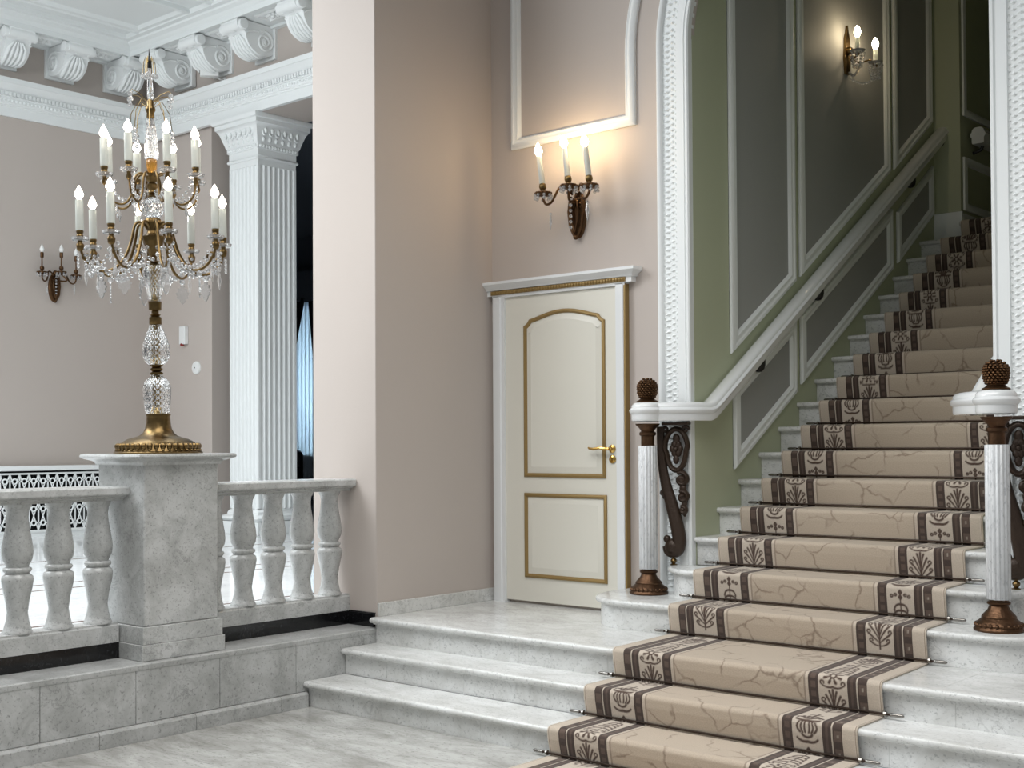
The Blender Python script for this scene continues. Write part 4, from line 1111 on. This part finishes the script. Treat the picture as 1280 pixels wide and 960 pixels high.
m.build('capital', M['white'], r, smooth=40); m = MB()
for s, (A, B, N) in enumerate((((-hx, -hy), (hx, -hy), (0, -1)), ((hx, -hy), (hx, hy), (1, 0)))):
    A = Vector(A); B = Vector(B); N = Vector(N)
    for k in range(13):
        q = A.lerp(B, (k+.5)/13)+N*.022; m.sphere((q.x, q.y, 4.655), .021, 8, 5)
    for k in range(6):
        q = A.lerp(B, (k+.5)/6)+N*.070
        m.tube([(q.x+N.y*(-.03)*0+(.035*math.cos(t))*abs(N.y), q.y+(.035*math.cos(t))*abs(N.x), 4.83+.055*math.sin(t)) for t in [i*PI/5 for i in range(11)]], .012, 6)
        m.sphere((q.x+N.x*.02, q.y+N.y*.02, 4.83), .020, 8, 5, (1, 1, 1.7))
        m.sphere((q.x-N.x*.03, q.y-N.y*.03, 4.735), .026, 8, 5, (1, 1, 1.2))
m.build('egg_ornament', M['white'], r, smooth=40)

def corbel(name, loc, rz, label):
    """local: x sideways, y out of the wall (negative), z down from 0 at the top"""
    r = empty(name, loc, rz); tag(r, label, 'bracket', 'scrolled brackets under the hall cornice')
    mp = lambda a, b, d: (d, -a, b)
    def S(n=8): return None
    prof = [(0, 0), (.50, 0), (.545, -.03), (.55, -.075), (.52, -.115), (.47, -.12), (.43, -.14), (.415, -.20), (.37, -.28), (.29, -.335), (.20, -.36), (.10, -.35), (.04, -.32), (0, -.30)]
    q = cat_path([(a, b, 0) for a, b in prof], 3); poly = [(p.x, p.y) for p in q]
    m = MB(); m.prism(poly, -.155, .155, mp); m.build('body', M['white'], r, smooth=40)
    for s in (-1, 1):
        v = MB(); T0 = s*.155
        v.tube([(T0, -a, b) for a, b in spiral(.155, -.195, .130, .02, 60, 60+720, 40)], .016, 6)
        v.tube([(T0, -a, b) for a, b in spiral(.475, -.065, .062, .01, 200, 200-560, 26)], .012, 6)
        v.tube([(T0, -a, b) for a, b in [(.24, -.09), (.32, -.10), (.38, -.12), (.43, -.16)]], .014, 6)
        v.sphere((T0, -.155, -.195), .04, 10, 6, (.5, 1, 1)); v.sphere((T0, -.475, -.065), .022, 8, 6, (.6, 1, 1))
        v.build('volute', M['white'], r, smooth=50)
    f = MB(); f.lathe([(.058, -.20), (.064, -.195), (.064, -.11), (.05, -.10), (.05, -.04), (.066, -.03), (.066, .03), (.05, .04), (.05, .10), (.064, .11), (.064, .195), (.058, .20)], 18, T=Matrix.Translation((0, -.475, -.062)) @ Matrix.Rotation(PI/2, 4, 'Y'))
    f.build('front_roll', M['white'], r, smooth=40)
    l = MB()
    for k in range(-2, 3):
        x = k*.05; l.tube([(x*.5, -.445, -.15), (x, -.42, -.22), (x*1.1, -.36, -.30), (x, -.27, -.352), (x*.8, -.19, -.372)], [.012, .022, .024, .022, .012], 7)
    l.build('acanthus_leaf', M['white'], r, smooth=60)
    b = MB(); b.box(-.19, -.035, -.37, .19, .03, .0); b.build('wall_block', M['white'], r, bevel=.006)
    return r
CZT = 5.948
ls = ['cut by the left edge of the photo', 'second from the corner', 'nearest the corner']
for y, w in zip(LB[1:], ['third from the corner', 'second from the corner', 'nearest the corner']):
    corbel('cornice_bracket', (HX, y, CZT), PI/2, 'white scrolled plaster bracket on the long hall wall, '+w)
for x, w in zip(RB, ['nearest the corner', 'second from the corner, above the small camera', 'third from the corner', 'fourth from the corner, beside the wall pier']):
    corbel('cornice_bracket', (x, HB+.02, CZT), 0, 'white scrolled bracket over the column beam, '+w)

# radiator cover along the hall wall
y0, y1, RX = -4.0, 2.5, -8.20
r = empty('radiator_cover', (RX, (y0+y1)/2, 0)); tag(r, 'white pierced radiator cover along the foot of the far hall wall', 'radiator cover')
L = (y1-y0)/2
m = MB(); m.box(-.34, -L, .785, .03, L, .84); m.build('shelf_top', M['white'], r, bevel=.008)
m = MB(); m.box(-.34, -L, 0, -.01, L, .055); m.box(-.02, -L, .055, .0, L, .085); m.box(-.02, -L, .74, 0, L, .762); m.build('plinth', M['white'], r)
m = MB(); m.box(-.30, -L, .05, -.06, L, .785); m.build('dark_inside', M['lens'], r)
g = MB(); pitch = .118; n = int(2*L/pitch); z0, z1 = .085, .745; hc = (z1-z0)/2
for i in range(n):
    yc = -L+pitch*(i+.5)
    if yc+(y0+y1)/2 < -3.2: continue
    g.box(-.02, yc-pitch/2-.007, z0, -.008, yc-pitch/2+.007, z1)
    for c in range(2):
        a = z0+hc*c; b = a+hc
        for (p, q) in (((-1, a), (1, b)), ((1, a), (-1, b))):
            pts = []
            for t in (0, .28, .40, .5, .60, .72, 1):
                pts.append((p[0]*(1-2*t) if False else (p[0]+(q[0]-p[0])*t), a+(b-a)*t))
            g.tube([(-.014, yc+u*pitch*.48, z) for u, z in pts], .0075, 4)
        zc = (a+b)/2
        for dz in (-.25*hc, .25*hc):
            g.tube([(-.013, yc+.030*math.cos(t), zc+dz+.030*math.sin(t)) for t in [k*PI/5 for k in range(11)]], .010, 4)
            g.box(-.02, yc-pitch/2, zc+dz-.008, -.008, yc-.03, zc+dz+.008); g.box(-.02, yc+.03, zc+dz-.008, -.008, yc+pitch/2, zc+dz+.008)
gr = g.build('pierced_grille', M['white'], r, smooth=0)

# small fittings on the hall end wall
r = empty('alarm_box', (-7.745, HY, 2.36)); tag(r, 'small white box with a dark red lens on the hall end wall', 'alarm box')
m = MB(); m.prism([(-.06, .22), (.06, .22), (.06, -.01), (-.06, -.01)], .0, .06, lambda a, b, d: (a, -d, b)); m.build('housing', M['plastic'], r, bevel=.008)
m = MB(); m.sphere((-.01, -.045, -.012), .034, 12, 8, (1, .7, .6)); m.build('red_lens', M['red'], r)
r = empty('round_detector', (-7.50, HY, 2.045)); tag(r, 'round white disc below the alarm box on the hall end wall', 'detector')
m = MB(); m.lathe([(.082, 0), (.084, .012), (.076, .026), (.03, .034), (.001, .035)], 28, T=Matrix.Rotation(PI/2, 4, 'X')); m.build('disc', M['plastic'], r)
m = MB(); m.lathe([(.008, .033), (.008, .039), (.001, .04)], 10, T=Matrix.Rotation(PI/2, 4, 'X')); m.build('pin', M['lens'], r)
r = empty('security_camera', (-6.86, HB+.018, 5.47)); tag(r, 'small white security camera on the wall above the column beam', 'camera')
m = MB(); m.box(-.03, -.012, .02, .03, 0, .10); m.tube([(0, -.006, .06), (0, -.07, .06), (-.01, -.12, .09)], .012, 8); m.build('bracket', M['plastic'], r)
m = MB(); m.box(-.05, -.11, -.05, .05, .11, .06, Matrix.Translation((-.03, -.20, .12)) @ Matrix.Rotation(R(-35), 4, 'Z')); hb = m.build('housing', M['plastic'], r, bevel=.008)
m = MB(); m.box(-.036, -.116, -.02, .036, -.109, .05, Matrix.Translation((-.03, -.20, .12)) @ Matrix.Rotation(R(-35), 4, 'Z')); m.build('lens', M['lens'], r)

# window dressing and a chair in the far room
def drape(pts_l, pts_r, n, y, amp, mat, name, waves):
    m = MB(); vs = []; rows = len(pts_l)
    for i in range(rows):
        for j in range(n+1):
            t = j/n; x = pts_l[i][0]+(pts_r[i][0]-pts_l[i][0])*t; z = pts_l[i][1]+(pts_r[i][1]-pts_l[i][1])*t
            vs.append((x, y+amp*math.sin(2*PI*waves*t), z))
    fs = [(i*(n+1)+j, i*(n+1)+j+1, (i+1)*(n+1)+j+1, (i+1)*(n+1)+j) for i in range(rows-1) for j in range(n)]
    m.add(vs, fs); o = m.build(name, mat, smooth=60)
    md = o.modifiers.new('cloth', 'SOLIDIFY'); md.thickness = .006
    return o
o = drape([(-15.5, 4.0), (-15.5, 2.6), (-15.45, 1.7), (-15.4, .3)], [(-13.75, 4.0), (-14.02, 3.1), (-14.48, 2.0), (-14.95, .3)], 60, 9.70, .035, M['drape'], 'tied_drape', 7)
tag(o, 'dark drape swept aside at the far blue window', 'curtain')
o = drape([(-13.80, 4.0), (-13.70, 3.1), (-13.55, 2.0), (-13.3, .3)], [(-12.6, 4.0), (-12.6, 3.1), (-12.6, 2.0), (-12.6, .3)], 40, 9.82, .03, M['drape'], 'tied_drape', 5)
tag(o, 'dark drape at the far window next to the wall pier edge', 'curtain')
o = drape([(-15.0, 3.95), (-15.0, .3)], [(-13.1, 3.95), (-13.1, .3)], 120, 9.90, .015, M['sheer'], 'sheer_curtain', 16)
tag(o, 'pale sheer curtain hanging before the far blue window', 'curtain')
r = empty('armchair', (-13.35, 8.6, 0)); tag(r, 'black leather chair below the far blue window', 'chair')
m = MB(); m.box(-.40, -.36, .30, .40, .36, .45); m.build('seat', M['chair'], r, bevel=.05, seg=3)
m = MB(); m.prism([(-.40, .40), (.40, .40), (.40, .90), (.30, .98), (0, 1.0), (-.30, .98), (-.40, .90)], .26, .40, lambda a, b, d: (a, d, b)); m.build('backrest', M['chair'], r, bevel=.04, seg=3)
for s in (-1, 1):
    m = MB(); m.box(s*.40-.06, -.36, .30, s*.40+.06, .30, .66); m.build('armrest', M['chair'], r, bevel=.03, seg=3)
    for t in (-1, 1):
        m = MB(); m.tube([(s*.34, t*.30, 0), (s*.34, t*.30, .32)], .025, 8); m.build('leg', M['black'], r)

# the end of a second handrail on the dark wall at the head of the stairs
r = empty('handrail', (1.95, 3.80, 3.515)); tag(r, 'white handrail end in the dark passage above the stair head', 'handrail')
m = MB(); m.rail([(0, 0, .0), (0, .8, .0), (0, 2.4, 0)], [(o, z*1.2) for o, z in RAILP]); m.build('rail', M['gloss_white'], r, smooth=40)
m = MB(); m.tube([(0, .12, .01), (-.02, .12, -.03), (-.086, .12, -.05)], .014, 8); m.build('rail_bracket', M['black'], r)

# ================================================================ CAMERA, LIGHT, VIEW
yaw, pit, rol = R(41.09122964), R(1.02775553), R(-.33352454)
fw = Vector((-math.sin(yaw)*math.cos(pit), math.cos(yaw)*math.cos(pit), math.sin(pit)))
rt = fw.cross(Vector((0, 0, 1))).normalized(); up = rt.cross(fw)
r2 = rt*math.cos(rol)+up*math.sin(rol); u2 = -rt*math.sin(rol)+up*math.cos(rol)
cd = bpy.data.cameras.new('camera'); cam = bpy.data.objects.new('camera', cd); COL.objects.link(cam)
mt = Matrix(((r2.x, u2.x, -fw.x, 5.799), (r2.y, u2.y, -fw.y, -6.45), (r2.z, u2.z, -fw.z, 1.075), (0, 0, 0, 1)))
cam.matrix_world = mt
cd.sensor_fit = 'HORIZONTAL'; cd.sensor_width = 36; cd.lens = 1568.47264483*36/1280
cd.shift_y = (526.10336467-480)/1280; cd.clip_end = 100
scene.camera = cam

w = bpy.data.worlds.new('world'); scene.world = w; w.use_nodes = True
bg = w.node_tree.nodes['Background']; bg.inputs['Color'].default_value = (.93, .97, 1.0, 1); bg.inputs['Strength'].default_value = .27
def area(name, loc, target, sx, sy, power, col, spread=180):
    l = bpy.data.lights.new(name, 'AREA'); l.shape = 'RECTANGLE'; l.size = sx; l.size_y = sy; l.energy = power; l.color = col; l.spread = R(spread)
    o = bpy.data.objects.new(name, l); COL.objects.link(o); o.location = loc
    o.rotation_euler = (Vector(target)-Vector(loc)).to_track_quat('-Z', 'Y').to_euler(); o['kind'] = 'helper'
    return o
area('hall_window_light', (-2.4, -4.6, 5.2), (-1.0, -1.1, 1.0), 2.8, 2.4, 130, (.92, .97, 1.0))
area('hall_fill', (-4.6, -5.2, 5.0), (-4.2, 0, 0), 5.0, 3.0, 330, (.92, .97, 1.0))  # added fill, no real skylight: lifts the hall floor and column front
area('hall_floor_fill', (-3.4, -1.4, 5.7), (-3.4, -.9, 0), 4.0, 4.0, 190, (.92, .97, 1.0), 95)  # added downward lamp without a fitting, only brightens the hall floor
area('lobby_overhead_fill', (3.0, -4.0, 5.0), (3.0, -3.8, 0), 5.0, 3.4, 235, (1.0, .99, .97), 135)  # added overhead fill, no real skylight: makes treads brighter than risers
area('lobby_front_fill', (2.0, -9.5, 4.6), (1.8, -.5, .4), 6, 4.0, 20, (.97, .99, 1.0))  # added weak fill from behind the camera, not a real window

vs = scene.view_settings
vs.view_transform = 'Standard'; vs.look = 'None'; vs.exposure = -0.2; vs.gamma = 1.0; vs.use_curve_mapping = False
scene.cycles.use_denoising = True
scene.cycles.caustics_reflective = False; scene.cycles.caustics_refractive = False
scene.cycles.sample_clamp_indirect = 6.0
scene.cycles.max_bounces = 10; scene.cycles.transmission_bounces = 10; scene.cycles.transparent_max_bounces = 8
